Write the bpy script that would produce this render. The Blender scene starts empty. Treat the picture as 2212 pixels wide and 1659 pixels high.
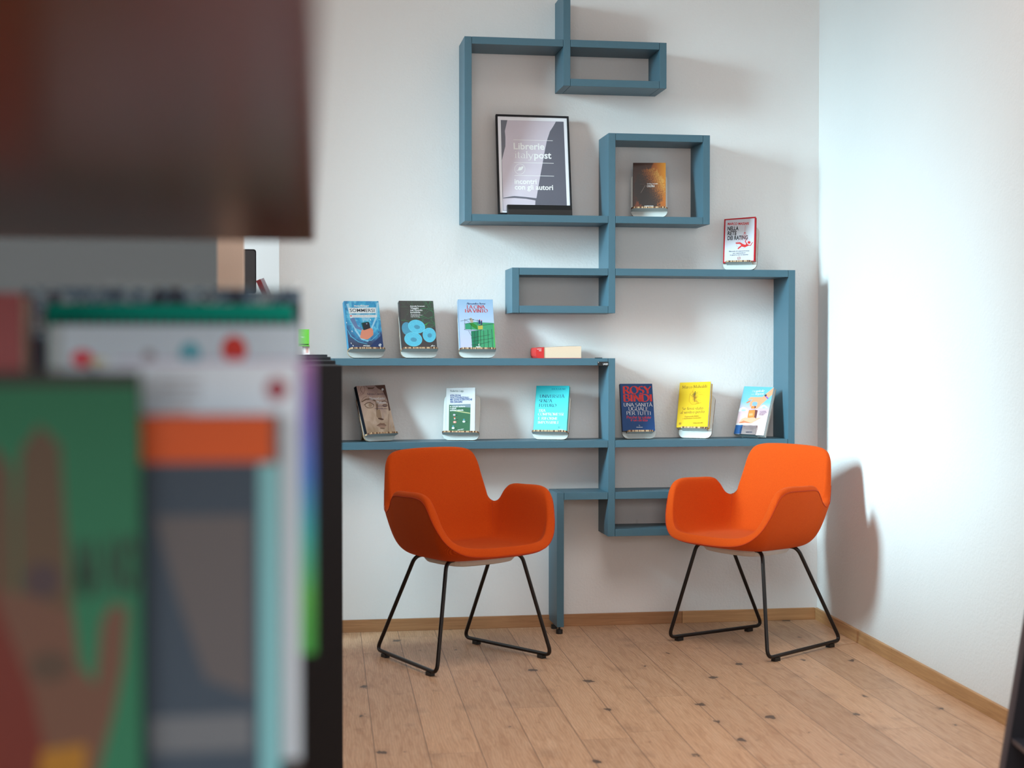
import bpy, bmesh, math, random
from math import sin, cos, pi, radians, degrees, floor
from mathutils import Vector, Matrix
from mathutils.geometry import tessellate_polygon

random.seed(7)
S = bpy.context.scene
COL = S.collection

# ------------------------------------------------------------------ camera
F_PX = 3173.8
YAW, PITCH = 0.15187, -0.01978
CAM = Vector((0.0, -6.4, 1.2045))
cd = bpy.data.cameras.new('camera')
cam = bpy.data.objects.new('camera', cd)
COL.objects.link(cam)
cam.location = CAM
cam.rotation_euler = (pi / 2 + PITCH, 0, -YAW)
cd.sensor_width = 36
cd.lens = F_PX / 2212 * 36
cd.clip_start = 0.05
cd.dof.use_dof = True
cd.dof.focus_distance = 6.32
cd.dof.aperture_fstop = 3.0
S.camera = cam
RT = Vector((cos(YAW), -sin(YAW), 0))
FW = Vector((sin(YAW) * cos(PITCH), cos(YAW) * cos(PITCH), sin(PITCH)))
UP = RT.cross(FW)


def P(px, py, Y):
    """point of the place seen at a photo pixel on the plane y = Y"""
    d = FW + RT * ((px - 1106) / F_PX) - UP * ((py - 829.5) / F_PX)
    return CAM + d * ((Y - CAM.y) / d.y)


# ------------------------------------------------------------------ light
W = bpy.data.worlds.new('world')
S.world = W
W.use_nodes = True
W.node_tree.nodes['Background'].inputs[0].default_value = (0.75, 0.82, 0.9, 1)
W.node_tree.nodes['Background'].inputs[1].default_value = 0.15
S.view_settings.view_transform = 'Standard'
S.view_settings.look = 'None'
S.view_settings.gamma = 1
S.view_settings.use_curve_mapping = False
S.view_settings.exposure = 0.08


def area(name, loc, direction, sx, sy, power, color, spread=180):
    l = bpy.data.lights.new(name, 'AREA')
    l.shape = 'RECTANGLE'
    l.size, l.size_y = sx, sy
    l.energy = power
    l.color = color
    l.spread = radians(spread)
    o = bpy.data.objects.new(name, l)
    COL.objects.link(o)
    o.location = loc
    o.rotation_euler = Vector(direction).to_track_quat('-Z', 'Y').to_euler()
    return o


area('daylight_left_window', (-3.42, -2.05, 2.62), (5.6, 2.15, -2.55), 1.1, 1.8, 84, (0.60, 0.89, 1.0), 54)
area('rear_window_fill', (-0.8, -9.3, 2.1), (0.1, 1, -0.25), 3.0, 2.2, 124, (1.0, 0.97, 0.95))  # unseen soft fill added behind the camera, set in the rear opening
area('overhead_fill', (1.1, -3.2, 4.0), (0, 0.06, -1), 1.6, 1.6, 42, (1.0, 0.98, 0.96), 120)  # overhead fill with no fixture, added to brighten the floor
area('daylight_far_room', (-1.9, 0.9, 2.0), (1, 0.3, 0), 1.2, 1.6, 40, (0.8, 0.93, 1.0))


# ------------------------------------------------------------------ helpers
def lin(c):
    c = c / 255.0
    return c / 12.92 if c <= 0.04045 else ((c + 0.055) / 1.055) ** 2.4


def rgb(r, g, b):
    return (lin(r), lin(g), lin(b), 1)


class NT:
    def __init__(self, name):
        self.m = bpy.data.materials.new(name)
        self.m.use_nodes = True
        self.t = self.m.node_tree
        self.b = self.t.nodes['Principled BSDF']

    def n(self, typ, **kw):
        x = self.t.nodes.new('ShaderNode' + typ)
        for k, v in kw.items():
            setattr(x, k, v)
        return x

    def l(self, a, b):
        self.t.links.new(a, b)

    def val(self, sock, v):
        if hasattr(v, 'links'):
            self.l(v, sock)
        else:
            sock.default_value = v

    def math(self, op, a, b=0.0, c=0.0):
        x = self.n('Math', operation=op)
        self.val(x.inputs[0], a)
        self.val(x.inputs[1], b)
        if len(x.inputs) > 2:
            self.val(x.inputs[2], c)
        return x.outputs[0]

    def comb(self, a, b, c=0.0):
        x = self.n('CombineXYZ')
        self.val(x.inputs[0], a)
        self.val(x.inputs[1], b)
        self.val(x.inputs[2], c)
        return x.outputs[0]

    def mix(self, f, a, b, mode='MIX'):
        x = self.n('Mix', data_type='RGBA', blend_type=mode)
        self.val(x.inputs[0], f)
        self.val(x.inputs[6], a)
        self.val(x.inputs[7], b)
        return x.outputs[2]

    def ramp(self, f, stops, interp='LINEAR'):
        x = self.n('ValToRGB')
        cr = x.color_ramp
        cr.interpolation = interp
        while len(cr.elements) < len(stops):
            cr.elements.new(0.5)
        for e, (p, c) in zip(cr.elements, stops):
            e.position = p
            e.color = c
        self.val(x.inputs[0], f)
        return x.outputs[0]

    def noise(self, vec, scale, detail=3, rough=0.5, dist=0.0):
        x = self.n('TexNoise')
        self.val(x.inputs['Vector'], vec)
        x.inputs['Scale'].default_value = scale
        x.inputs['Detail'].default_value = detail
        x.inputs['Roughness'].default_value = rough
        x.inputs['Distortion'].default_value = dist
        return x.outputs[0]

    def obj(self):
        return self.n('TexCoord').outputs['Object']

    def uv(self):
        return self.n('TexCoord').outputs['UV']

    def bump(self, h, strength, dist):
        x = self.n('Bump')
        x.inputs['Strength'].default_value = strength
        x.inputs['Distance'].default_value = dist
        self.l(h, x.inputs['Height'])
        self.l(x.outputs[0], self.b.inputs['Normal'])


MATS = {}


def flat(name, col, rough=0.5, metal=0.0, spec=0.5, var=0.0, scale=40, bump=0.0, bscale=300):
    if name in MATS:
        return MATS[name]
    k = NT(name)
    k.b.inputs['Roughness'].default_value = rough
    k.b.inputs['Metallic'].default_value = metal
    k.b.inputs['Specular IOR Level'].default_value = spec
    co = k.obj()
    if var > 0:
        f = k.noise(co, scale, 4)
        lo = tuple(c * (1 - var) for c in col[:3]) + (1,)
        hi = tuple(min(1, c * (1 + var)) for c in col[:3]) + (1,)
        k.l(k.mix(f, lo, hi), k.b.inputs['Base Color'])
    else:
        k.b.inputs['Base Color'].default_value = col
    if bump > 0:
        k.bump(k.noise(co, bscale, 3), bump, 0.001)
    MATS[name] = k.m
    return k.m


def sep(k, vec):
    x = k.n('SeparateXYZ')
    k.l(vec, x.inputs[0])
    return x.outputs


def m_wall(name, col, blotch=0.05):
    k = NT(name)
    co = k.obj()
    big = k.noise(co, 1.6, 3)
    base = k.mix(big, tuple(c * (1 - blotch) for c in col[:3]) + (1,), col)
    # scuffs: short dark strokes low on the wall
    xyz = sep(k, co)
    v = k.n('TexVoronoi')
    k.l(k.comb(k.math('MULTIPLY', xyz[0], 1.0), k.math('MULTIPLY', xyz[1], 1.0), k.math('MULTIPLY', xyz[2], 0.45)), v.inputs['Vector'])
    v.inputs['Scale'].default_value = 13
    rnd = sep(k, v.outputs['Color'])[0]
    spot = k.math('MULTIPLY', k.math('LESS_THAN', v.outputs['Distance'], 0.075), k.math('LESS_THAN', rnd, 0.10))
    low = k.math('MULTIPLY', k.math('SUBTRACT', 1.0, k.math('MULTIPLY', xyz[2], 1.2)), 0.22)
    low = k.math('MAXIMUM', low, 0.0)
    base = k.mix(k.math('MULTIPLY', spot, low), base, rgb(110, 100, 92))
    k.l(base, k.b.inputs['Base Color'])
    k.b.inputs['Roughness'].default_value = 0.85
    k.b.inputs['Specular IOR Level'].default_value = 0.25
    k.bump(k.math('ADD', k.noise(co, 95, 4, 0.6), k.math('MULTIPLY', k.noise(co, 14, 2), 0.9)), 0.45, 0.0035)
    return k.m


def m_floor():
    k = NT('oak_planks')
    xyz = sep(k, k.obj())
    x, y = xyz[0], xyz[1]
    WD, LN = 0.161, 1.85
    s = k.math('DIVIDE', k.math('SUBTRACT', k.math('SUBTRACT', x, k.math('MULTIPLY', y, 0.027)), 0.312), WD)
    row = k.math('FLOOR', s)
    fs = k.math('SUBTRACT', s, row)
    wn = k.n('TexWhiteNoise', noise_dimensions='1D')
    k.l(row, wn.inputs['W'])
    t = k.math('ADD', k.math('DIVIDE', y, LN), k.math('MULTIPLY', wn.outputs[0], 7.3))
    cell = k.math('FLOOR', t)
    ft = k.math('SUBTRACT', t, cell)
    wn2 = k.n('TexWhiteNoise', noise_dimensions='2D')
    k.l(k.comb(row, cell), wn2.inputs['Vector'])
    r2 = wn2.outputs[0]
    # grain, stretched along the plank and shifted from plank to plank
    gx = k.math('ADD', k.math('MULTIPLY', s, WD), k.math('MULTIPLY', r2, 13.0))
    g1 = k.noise(k.comb(k.math('MULTIPLY', gx, 16.0), k.math('MULTIPLY', y, 1.8)), 3.0, 5, 0.6, 1.2)
    g2 = k.noise(k.comb(k.math('MULTIPLY', gx, 110.0), k.math('MULTIPLY', y, 5.0)), 2.0, 4, 0.6)
    wv = k.n('TexWave', wave_type='BANDS', bands_direction='X')
    k.l(k.comb(k.math('MULTIPLY', gx, 1.0), k.math('MULTIPLY', y, 0.13)), wv.inputs['Vector'])
    wv.inputs['Scale'].default_value = 34
    wv.inputs['Distortion'].default_value = 11
    wv.inputs['Detail'].default_value = 3
    wv.inputs['Detail Scale'].default_value = 1.1
    col = k.ramp(g1, [(0.25, rgb(182, 137, 104)), (0.5, rgb(206, 162, 128)), (0.75, rgb(218, 177, 145))])
    col = k.mix(k.math('MULTIPLY', k.math('SUBTRACT', 1.0, wv.outputs[1]), 0.26), col, rgb(150, 108, 78))
    col = k.mix(k.math('MULTIPLY', g2, 0.16), col, rgb(150, 112, 84))
    tone = k.ramp(r2, [(0.0, (0.84, 0.83, 0.82, 1)), (0.4, (0.96, 0.95, 0.94, 1)), (1.0, (1.05, 1.04, 1.02, 1))])
    col = k.mix(1.0, col, tone, 'MULTIPLY')
    # knots with a dark heart and cracks
    v = k.n('TexVoronoi', feature='F1', voronoi_dimensions='2D')
    wob = k.noise(k.comb(x, y), 30, 3)
    k.l(k.comb(k.math('ADD', k.math('MULTIPLY', x, 1.35), k.math('MULTIPLY', wob, 0.06)), k.math('ADD', y, k.math('MULTIPLY', k.noise(k.comb(y, x), 45, 3), 0.07))), v.inputs['Vector'])
    v.inputs['Scale'].default_value = 4.6
    rn = sep(k, v.outputs['Color'])
    size = k.math('ADD', k.math('MULTIPLY', k.math('MULTIPLY', rn[0], rn[0]), 0.10), 0.014)
    heart = k.math('MULTIPLY', k.math('LESS_THAN', v.outputs['Distance'], size), k.math('LESS_THAN', rn[1], 0.36))
    halo = k.n('MapRange')
    k.l(v.outputs['Distance'], halo.inputs[0])
    halo.inputs[1].default_value = 0.0
    k.l(k.math('MULTIPLY', size, 3.4), halo.inputs[2])
    halo.inputs[3].default_value = 1.0
    halo.inputs[4].default_value = 0.0
    col = k.mix(k.math('MULTIPLY', halo.outputs[0], 0.34), col, rgb(120, 88, 66))
    col = k.mix(k.math('MULTIPLY', heart, 0.82), col, rgb(66, 56, 52))
    # seams
    e = k.math('MINIMUM', fs, k.math('SUBTRACT', 1.0, fs))
    seam = k.math('LESS_THAN', e, 0.0085)
    e2 = k.math('MINIMUM', ft, k.math('SUBTRACT', 1.0, ft))
    seam2 = k.math('LESS_THAN', e2, 0.00055)
    sm = k.math('MAXIMUM', k.math('MULTIPLY', seam, 0.75), k.math('MULTIPLY', seam2, 0.55))
    col = k.mix(sm, col, rgb(92, 66, 50))
    k.l(col, k.b.inputs['Base Color'])
    k.b.inputs['Roughness'].default_value = 0.46
    k.b.inputs['Specular IOR Level'].default_value = 0.35
    k.bump(k.math('SUBTRACT', k.math('MULTIPLY', g2, 0.25), k.math('MULTIPLY', sm, 1.0)), 0.3, 0.0012)
    return k.m


def m_wood(name, c1, c2, along='X', rough=0.5, scale=1.0):
    k = NT(name)
    xyz = sep(k, k.obj())
    if along == 'X':
        vec = k.comb(k.math('MULTIPLY', xyz[0], 2.0 * scale), k.math('MULTIPLY', xyz[2], 45.0 * scale), k.math('MULTIPLY', xyz[1], 10.0))
    else:
        vec = k.comb(k.math('MULTIPLY', xyz[1], 2.0 * scale), k.math('MULTIPLY', xyz[2], 45.0 * scale), k.math('MULTIPLY', xyz[0], 10.0))
    g = k.noise(vec, 2.0, 5, 0.62, 0.6)
    k.l(k.ramp(g, [(0.3, c1), (0.7, c2)]), k.b.inputs['Base Color'])
    k.b.inputs['Roughness'].default_value = rough
    k.bump(g, 0.15, 0.001)
    return k.m


def m_fabric():
    k = NT('orange_wool')
    co = k.obj()
    w1 = k.n('TexWave', wave_type='BANDS', bands_direction='DIAGONAL')
    k.l(co, w1.inputs['Vector'])
    w1.inputs['Scale'].default_value = 210
    w1.inputs['Distortion'].default_value = 2.0
    n1 = k.noise(co, 420, 3, 0.7)
    n2 = k.noise(co, 9, 3)
    f = k.math('ADD', k.math('MULTIPLY', w1.outputs[1], 0.35), k.math('MULTIPLY', n1, 0.65))
    col = k.ramp(f, [(0.25, rgb(180, 54, 5)), (0.55, rgb(206, 74, 12)), (0.85, rgb(222, 97, 28))])
    col = k.mix(k.math('MULTIPLY', n2, 0.22), col, rgb(192, 62, 10))
    k.l(col, k.b.inputs['Base Color'])
    k.b.inputs['Roughness'].default_value = 0.92
    k.b.inputs['Specular IOR Level'].default_value = 0.15
    k.b.inputs['Sheen Weight'].default_value = 0.12
    k.b.inputs['Sheen Roughness'].default_value = 0.5
    k.b.inputs['Sheen Tint'].default_value = (1.0, 0.45, 0.2, 1)
    k.bump(f, 0.35, 0.0012)
    return k.m


def m_corrugated():
    k = NT('corrugated_edge')
    xyz = sep(k, k.obj())
    nz = k.noise(k.comb(k.math('MULTIPLY', k.math('ADD', xyz[0], k.math('MULTIPLY', xyz[1], 0.6)), 160.0), 0.0, k.math('MULTIPLY', xyz[2], 6.0)), 1.6, 2, 0.5)
    k.l(k.ramp(nz, [(0.44, rgb(84, 50, 34)), (0.5, rgb(176, 140, 104)), (0.62, rgb(200, 168, 132))]), k.b.inputs['Base Color'])
    k.b.inputs['Roughness'].default_value = 0.9
    return k.m


M = dict(
    wall=m_wall('white_plaster', (0.80, 0.775, 0.76, 1)),
    wallr=m_wall('white_plaster_right', (0.82, 0.80, 0.785, 1)),
    ceil=flat('ceiling_paint', (0.8, 0.79, 0.77, 1), 0.9),
    floor=m_floor(),
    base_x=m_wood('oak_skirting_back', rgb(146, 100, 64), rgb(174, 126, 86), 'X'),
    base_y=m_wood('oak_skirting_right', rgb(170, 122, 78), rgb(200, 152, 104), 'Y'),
    shelf=flat('blue_grey_lacquer', rgb(70, 103, 117), 0.45, spec=0.4, var=0.03, scale=30, bump=0.05, bscale=700),
    fabric=m_fabric(),
    seam=flat('orange_stitching', rgb(176, 44, 10), 0.9),
    metal=flat('dark_steel_tube', rgb(44, 38, 36), 0.32, metal=0.55, spec=0.5, var=0.1, scale=60),
    plate=flat('pale_grey_plastic', rgb(206, 200, 194), 0.55),
    black=flat('black_plastic', rgb(22, 22, 23), 0.45),
    blackm=flat('matt_black_steel', rgb(27, 27, 31), 0.65, spec=.3, var=0.1, scale=200, bump=0.05),
    navy=flat('dark_navy_steel', rgb(26, 26, 36), 0.55, var=0.1, scale=200),
    greyedge=flat('grey_steel_edge', rgb(92, 84, 88), 0.5),
    card=flat('white_card', rgb(204, 206, 202), 0.8, var=0.03, scale=50),
    corr=m_corrugated(),
    pages=flat('paper_edges', rgb(206, 192, 176), 0.85, var=0.06, scale=400),
    white=flat('white_ink', rgb(240, 240, 240), 0.6),
    ink=flat('black_ink', rgb(24, 24, 34), 0.6),
    red=flat('red_ink', rgb(226, 40, 44), 0.5),
    chrome=flat('bright_dot', rgb(210, 210, 210), 0.3, metal=0.8),
)


def link(o, parent=None):
    COL.objects.link(o)
    if parent is not None:
        o.parent = parent
    return o


def tag(o, label=None, cat=None, group=None, kind=None):
    for k_, v_ in (('label', label), ('category', cat), ('group', group), ('kind', kind)):
        if v_:
            o[k_] = v_
    return o


def empty(name, loc, rot=(0, 0, 0), label=None, cat=None, group=None):
    o = bpy.data.objects.new(name, None)
    o.empty_display_size = 0.1
    o.location = loc
    o.rotation_euler = rot
    link(o)
    return tag(o, label, cat, group)


class MB:
    """collects faces with material slots and uvs; build() links ONE mesh object"""

    def __init__(self):
        self.v, self.f, self.mi, self.uv, self.mats = [], [], [], [], []

    def slot(self, m):
        if m not in self.mats:
            self.mats.append(m)
        return self.mats.index(m)

    def face(self, pts, m, uvs=None):
        i = len(self.v)
        self.v += [tuple(p) for p in pts]
        self.f.append(list(range(i, i + len(pts))))
        self.mi.append(self.slot(m))
        self.uv.append(uvs or [(0, 0)] * len(pts))

    def box(self, x0, x1, y0, y1, z0, z1, m, front=None, top=None, side=None):
        p = [(x0, y0, z0), (x1, y0, z0), (x1, y1, z0), (x0, y1, z0), (x0, y0, z1), (x1, y0, z1), (x1, y1, z1), (x0, y1, z1)]
        i = len(self.v)
        self.v += p
        for q, mm in (((0, 1, 5, 4), front or m), ((1, 2, 6, 5), side or m), ((2, 3, 7, 6), front or m), ((3, 0, 4, 7), side or m), ((4, 5, 6, 7), top or m), ((3, 2, 1, 0), top or m)):
            self.f.append([i + a for a in q])
            self.mi.append(self.slot(mm))
            self.uv.append([(0, 0), (1, 0), (1, 1), (0, 1)])

    def tube(self, pts, r, m, seg=12, caps=True, r2=None):
        pts = [Vector(p) for p in pts]
        n = len(pts)
        rings = []
        up = Vector((0, 0, 1))
        prev = None
        for i, p in enumerate(pts):
            t = (pts[min(i + 1, n - 1)] - pts[max(i - 1, 0)]).normalized()
            if prev is None:
                a = t.cross(up if abs(t.z) < 0.95 else Vector((1, 0, 0))).normalized()
            else:
                a = (prev - t * prev.dot(t)).normalized()
            prev = a
            b = t.cross(a)
            rr = r if r2 is None else r + (r2 - r) * i / (n - 1)
            base = len(self.v)
            for k_ in range(seg):
                an = 2 * pi * k_ / seg
                self.v.append(tuple(p + (a * cos(an) + b * sin(an)) * rr))
            rings.append(base)
        s = self.slot(m)
        for i in range(n - 1):
            for k_ in range(seg):
                k2 = (k_ + 1) % seg
                self.f.append([rings[i] + k_, rings[i] + k2, rings[i + 1] + k2, rings[i + 1] + k_])
                self.mi.append(s)
                self.uv.append([(0, 0)] * 4)
        if caps:
            for bb, rev in ((rings[0], True), (rings[-1], False)):
                q = [bb + k_ for k_ in range(seg)]
                self.f.append(q[::-1] if rev else q)
                self.mi.append(s)
                self.uv.append([(0, 0)] * seg)

    def prism(self, poly, axis, a, b, m, edge=None):
        """extrude a 2-d outline; axis 'y': poly=(x,z) from y=a to y=b; 'x': poly=(y,z); 'z': poly=(x,y)"""
        def pt(q, d):
            return {'y': (q[0], d, q[1]), 'x': (d, q[0], q[1]), 'z': (q[0], q[1], d)}[axis]
        n = len(poly)
        i = len(self.v)
        self.v += [pt(q, a) for q in poly] + [pt(q, b) for q in poly]
        self.f.append(list(range(i, i + n)))
        self.f.append([i + n + j for j in range(n)][::-1])
        self.mi += [self.slot(m)] * 2
        self.uv += [[(0, 0)] * n] * 2
        for j in range(n):
            k_ = (j + 1) % n
            self.f.append([i + j, i + n + j, i + n + k_, i + k_])
            self.mi.append(self.slot(edge or m))
            self.uv.append([(0, 0)] * 4)

    def build(self, name, parent=None, smooth=False, bevel=0.0, fixn=True, subsurf=0):
        me = bpy.data.meshes.new(name)
        me.from_pydata(self.v, [], self.f)
        for m in self.mats:
            me.materials.append(m)
        for p_, i in zip(me.polygons, self.mi):
            p_.material_index = i
            p_.use_smooth = smooth
        ul = me.uv_layers.new(name='UVMap')
        li = 0
        flatuv = [c for u in self.uv for c in u]
        for li, c in enumerate(flatuv):
            ul.data[li].uv = c
        if fixn:
            bm = bmesh.new()
            bm.from_mesh(me)
            bmesh.ops.recalc_face_normals(bm, faces=bm.faces)
            bm.to_mesh(me)
            bm.free()
        me.update()
        o = bpy.data.objects.new(name, me)
        link(o, parent)
        if bevel:
            b = o.modifiers.new('bevel', 'BEVEL')
            b.width = bevel
            b.segments = 2
            b.limit_method = 'ANGLE'
        if subsurf:
            b = o.modifiers.new('sub', 'SUBSURF')
            b.levels = b.render_levels = subsurf
        return o


def rrect(x0, x1, y0, y1, r, n=6, corners=(1, 1, 1, 1)):
    """rounded outline, counter-clockwise from lower left; corners = ll, lr, ur, ul"""
    out = []
    for (cx, cy, a, f, ex, ey) in ((x0 + r, y0 + r, 180, corners[0], x0, y0), (x1 - r, y0 + r, 270, corners[1], x1, y0), (x1 - r, y1 - r, 0, corners[2], x1, y1), (x0 + r, y1 - r, 90, corners[3], x0, y1)):
        if f:
            for i in range(n + 1):
                t = radians(a + 90 * i / n)
                out.append((cx + r * cos(t), cy + r * sin(t)))
        else:
            out.append((ex, ey))
    return out


# ------------------------------------------------------------------ lettering
_tc = {}


def sans_polys(s, bold=0.0):
    key = (s, bold)
    if key in _tc:
        return _tc[key]
    cu = bpy.data.curves.new('t', 'FONT')
    cu.body = s
    cu.resolution_u = 3
    cu.offset = bold
    ob = bpy.data.objects.new('t', cu)
    me = ob.to_mesh()
    vs = [(v.co.x, v.co.y) for v in me.vertices]
    fs = [list(p_.vertices) for p_ in me.polygons]
    ob.to_mesh_clear()
    bpy.data.objects.remove(ob)
    bpy.data.curves.remove(cu)
    _tc[key] = (vs, fs)
    return _tc[key]


CAPH = max(v[1] for v in sans_polys('H')[0])


def arc(cx, cy, rx, ry, a0, a1, n=9):
    return [(cx + rx * cos(radians(a0 + (a1 - a0) * i / n)), cy + ry * sin(radians(a0 + (a1 - a0) * i / n))) for i in range(n + 1)]


X = 0.62
SG = {
    ' ': (.32, []),
    'A': (.74, [[(.02, 0), (.36, 1)], [(.36, 1), (.72, 0)], [(.14, .34), (.58, .34)]]),
    'B': (.66, [[(.12, 0), (.12, 1)], [(.12, 1)] + arc(.32, .76, .22, .24, 90, -90) + [(.12, .52)], [(.12, .52)] + arc(.35, .26, .26, .26, 90, -90) + [(.12, 0)]]),
    'C': (.74, [arc(.42, .5, .36, .5, 50, 310, 14)]),
    'D': (.80, [[(.12, 0), (.12, 1)], [(.12, 1)] + arc(.36, .5, .38, .5, 90, -90, 12) + [(.12, 0)]]),
    'E': (.62, [[(.12, 0), (.12, 1)], [(.12, .98), (.55, .98)], [(.12, .52), (.46, .52)], [(.12, .02), (.58, .02)]]),
    'F': (.58, [[(.12, 0), (.12, 1)], [(.12, .98), (.54, .98)], [(.12, .5), (.46, .5)]]),
    'G': (.80, [arc(.42, .5, .36, .5, 50, 320, 14), [(.72, .42), (.72, .06)], [(.52, .44), (.78, .44)]]),
    'H': (.80, [[(.12, 0), (.12, 1)], [(.68, 0), (.68, 1)], [(.12, .52), (.68, .52)]]),
    'I': (.34, [[(.17, 0), (.17, 1)]]),
    'L': (.60, [[(.12, 0), (.12, 1)], [(.12, .02), (.56, .02)]]),
    'M': (.94, [[(.12, 0), (.14, 1)], [(.14, 1), (.46, .1)], [(.46, .1), (.78, 1)], [(.80, 0), (.78, 1)]]),
    'N': (.82, [[(.12, 0), (.12, 1)], [(.12, 1), (.70, 0)], [(.70, 0), (.70, 1)]]),
    'O': (.84, [arc(.42, .5, .36, .5, 0, 360, 22)]),
    'P': (.62, [[(.12, 0), (.12, 1)], [(.12, 1)] + arc(.32, .74, .24, .26, 90, -90) + [(.12, .48)]]),
    'Q': (.84, [arc(.42, .5, .36, .5, 0, 360, 22), [(.45, .15), (.78, -.12)]]),
    'R': (.72, [[(.12, 0), (.12, 1)], [(.12, 1)] + arc(.32, .75, .23, .25, 90, -90) + [(.12, .5)], [(.34, .5), (.68, 0)]]),
    'S': (.58, [arc(.30, .755, .20, .245, 45, 270, 10)[:-1] + arc(.30, .26, .21, .25, 90, -135, 10)]),
    'T': (.68, [[(.34, 0), (.34, 1)], [(.02, .98), (.66, .98)]]),
    'U': (.78, [[(.12, 1), (.12, .32)] + arc(.39, .32, .27, .32, 180, 360, 10) + [(.66, 1)]]),
    'V': (.74, [[(.02, 1), (.37, 0)], [(.37, 0), (.71, 1)]]),
    'Y': (.72, [[(.02, 1), (.36, .46)], [(.36, .46), (.69, 1)], [(.36, 0), (.36, .46)]]),
    'Z': (.66, [[(.06, .98), (.60, .98)], [(.60, .98), (.06, .02)], [(.06, .02), (.62, .02)]]),
    'a': (.48, [[(.38, 0), (.38, .42)] + arc(.23, .42, .15, .2, 0, 150, 6), arc(.22, .18, .16, .17, 80, 350, 8)]),
    'b': (.54, [[(.10, 0), (.10, 1)], arc(.29, .31, .19, .31, 150, -150, 10)]),
    'c': (.46, [arc(.27, .31, .20, .31, 50, 310, 10)]),
    'd': (.56, [[(.44, 0), (.44, 1)], arc(.26, .31, .19, .31, 30, 330, 10)]),
    'e': (.48, [[(.08, .35), (.43, .35)] + arc(.26, .31, .18, .31, 15, 310, 12)]),
    'f': (.34, [[(.15, 0), (.15, .78)] + arc(.29, .8, .14, .2, 180, 50, 5), [(.03, X), (.3, X)]]),
    'g': (.50, [arc(.24, .40, .16, .22, 0, 360, 12), arc(.25, -.1, .2, .15, 100, 440, 12), [(.2, .18), (.22, .05)]]),
    'h': (.58, [[(.11, 0), (.11, 1)], [(.11, .4)] + arc(.30, .4, .17, .22, 180, 0, 7) + [(.47, 0)]]),
    'i': (.27, [[(.14, 0), (.14, X)], [(.14, .84), (.14, .93)]]),
    'l': (.27, [[(.14, 0), (.14, 1)]]),
    'm': (.86, [[(.11, 0), (.11, X)], [(.11, .4)] + arc(.27, .4, .16, .22, 180, 0, 7) + [(.43, 0)], [(.43, .4)] + arc(.59, .4, .16, .22, 180, 0, 7) + [(.75, 0)]]),
    'n': (.58, [[(.11, 0), (.11, X)], [(.11, .4)] + arc(.29, .4, .18, .22, 180, 0, 7) + [(.47, 0)]]),
    'o': (.54, [arc(.27, .31, .20, .31, 0, 360, 16)]),
    'p': (.54, [[(.10, -.3), (.10, X)], arc(.29, .31, .19, .31, 150, -150, 10)]),
    'q': (.54, [[(.44, -.3), (.44, X)], arc(.26, .31, .19, .31, 30, 330, 10)]),
    'r': (.42, [[(.11, 0), (.11, X)], [(.11, .4)] + arc(.28, .42, .16, .2, 180, 60, 5)]),
    's': (.40, [arc(.20, .47, .13, .15, 45, 270, 8)[:-1] + arc(.20, .16, .14, .16, 90, -135, 8)]),
    't': (.36, [[(.15, .88), (.15, .16)] + arc(.27, .16, .12, .16, 180, 300, 5), [(.02, X), (.31, X)]]),
    'u': (.58, [[(.10, X), (.10, .22)] + arc(.27, .22, .17, .22, 180, 350, 6), [(.46, 0), (.46, X)]]),
    'v': (.52, [[(.03, X), (.26, 0)], [(.26, 0), (.49, X)]]),
    'y': (.52, [[(.03, X), (.27, 0)], [(.49, X), (.27, 0), (.18, -.24)] + arc(.1, -.22, .07, .07, 340, 180, 4)]),
    'z': (.48, [[(.05, .6), (.42, .6)], [(.42, .6), (.05, .02)], [(.05, .02), (.44, .02)]]),
    "'": (.2, [[(.1, .8), (.1, 1)]]),
}
ACC = {'À': ('A', -1, 1.08), 'é': ('e', 1, .74), 'è': ('e', -1, .74), 'Ù': ('U', -1, 1.08), 'ù': ('u', -1, .74)}


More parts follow.
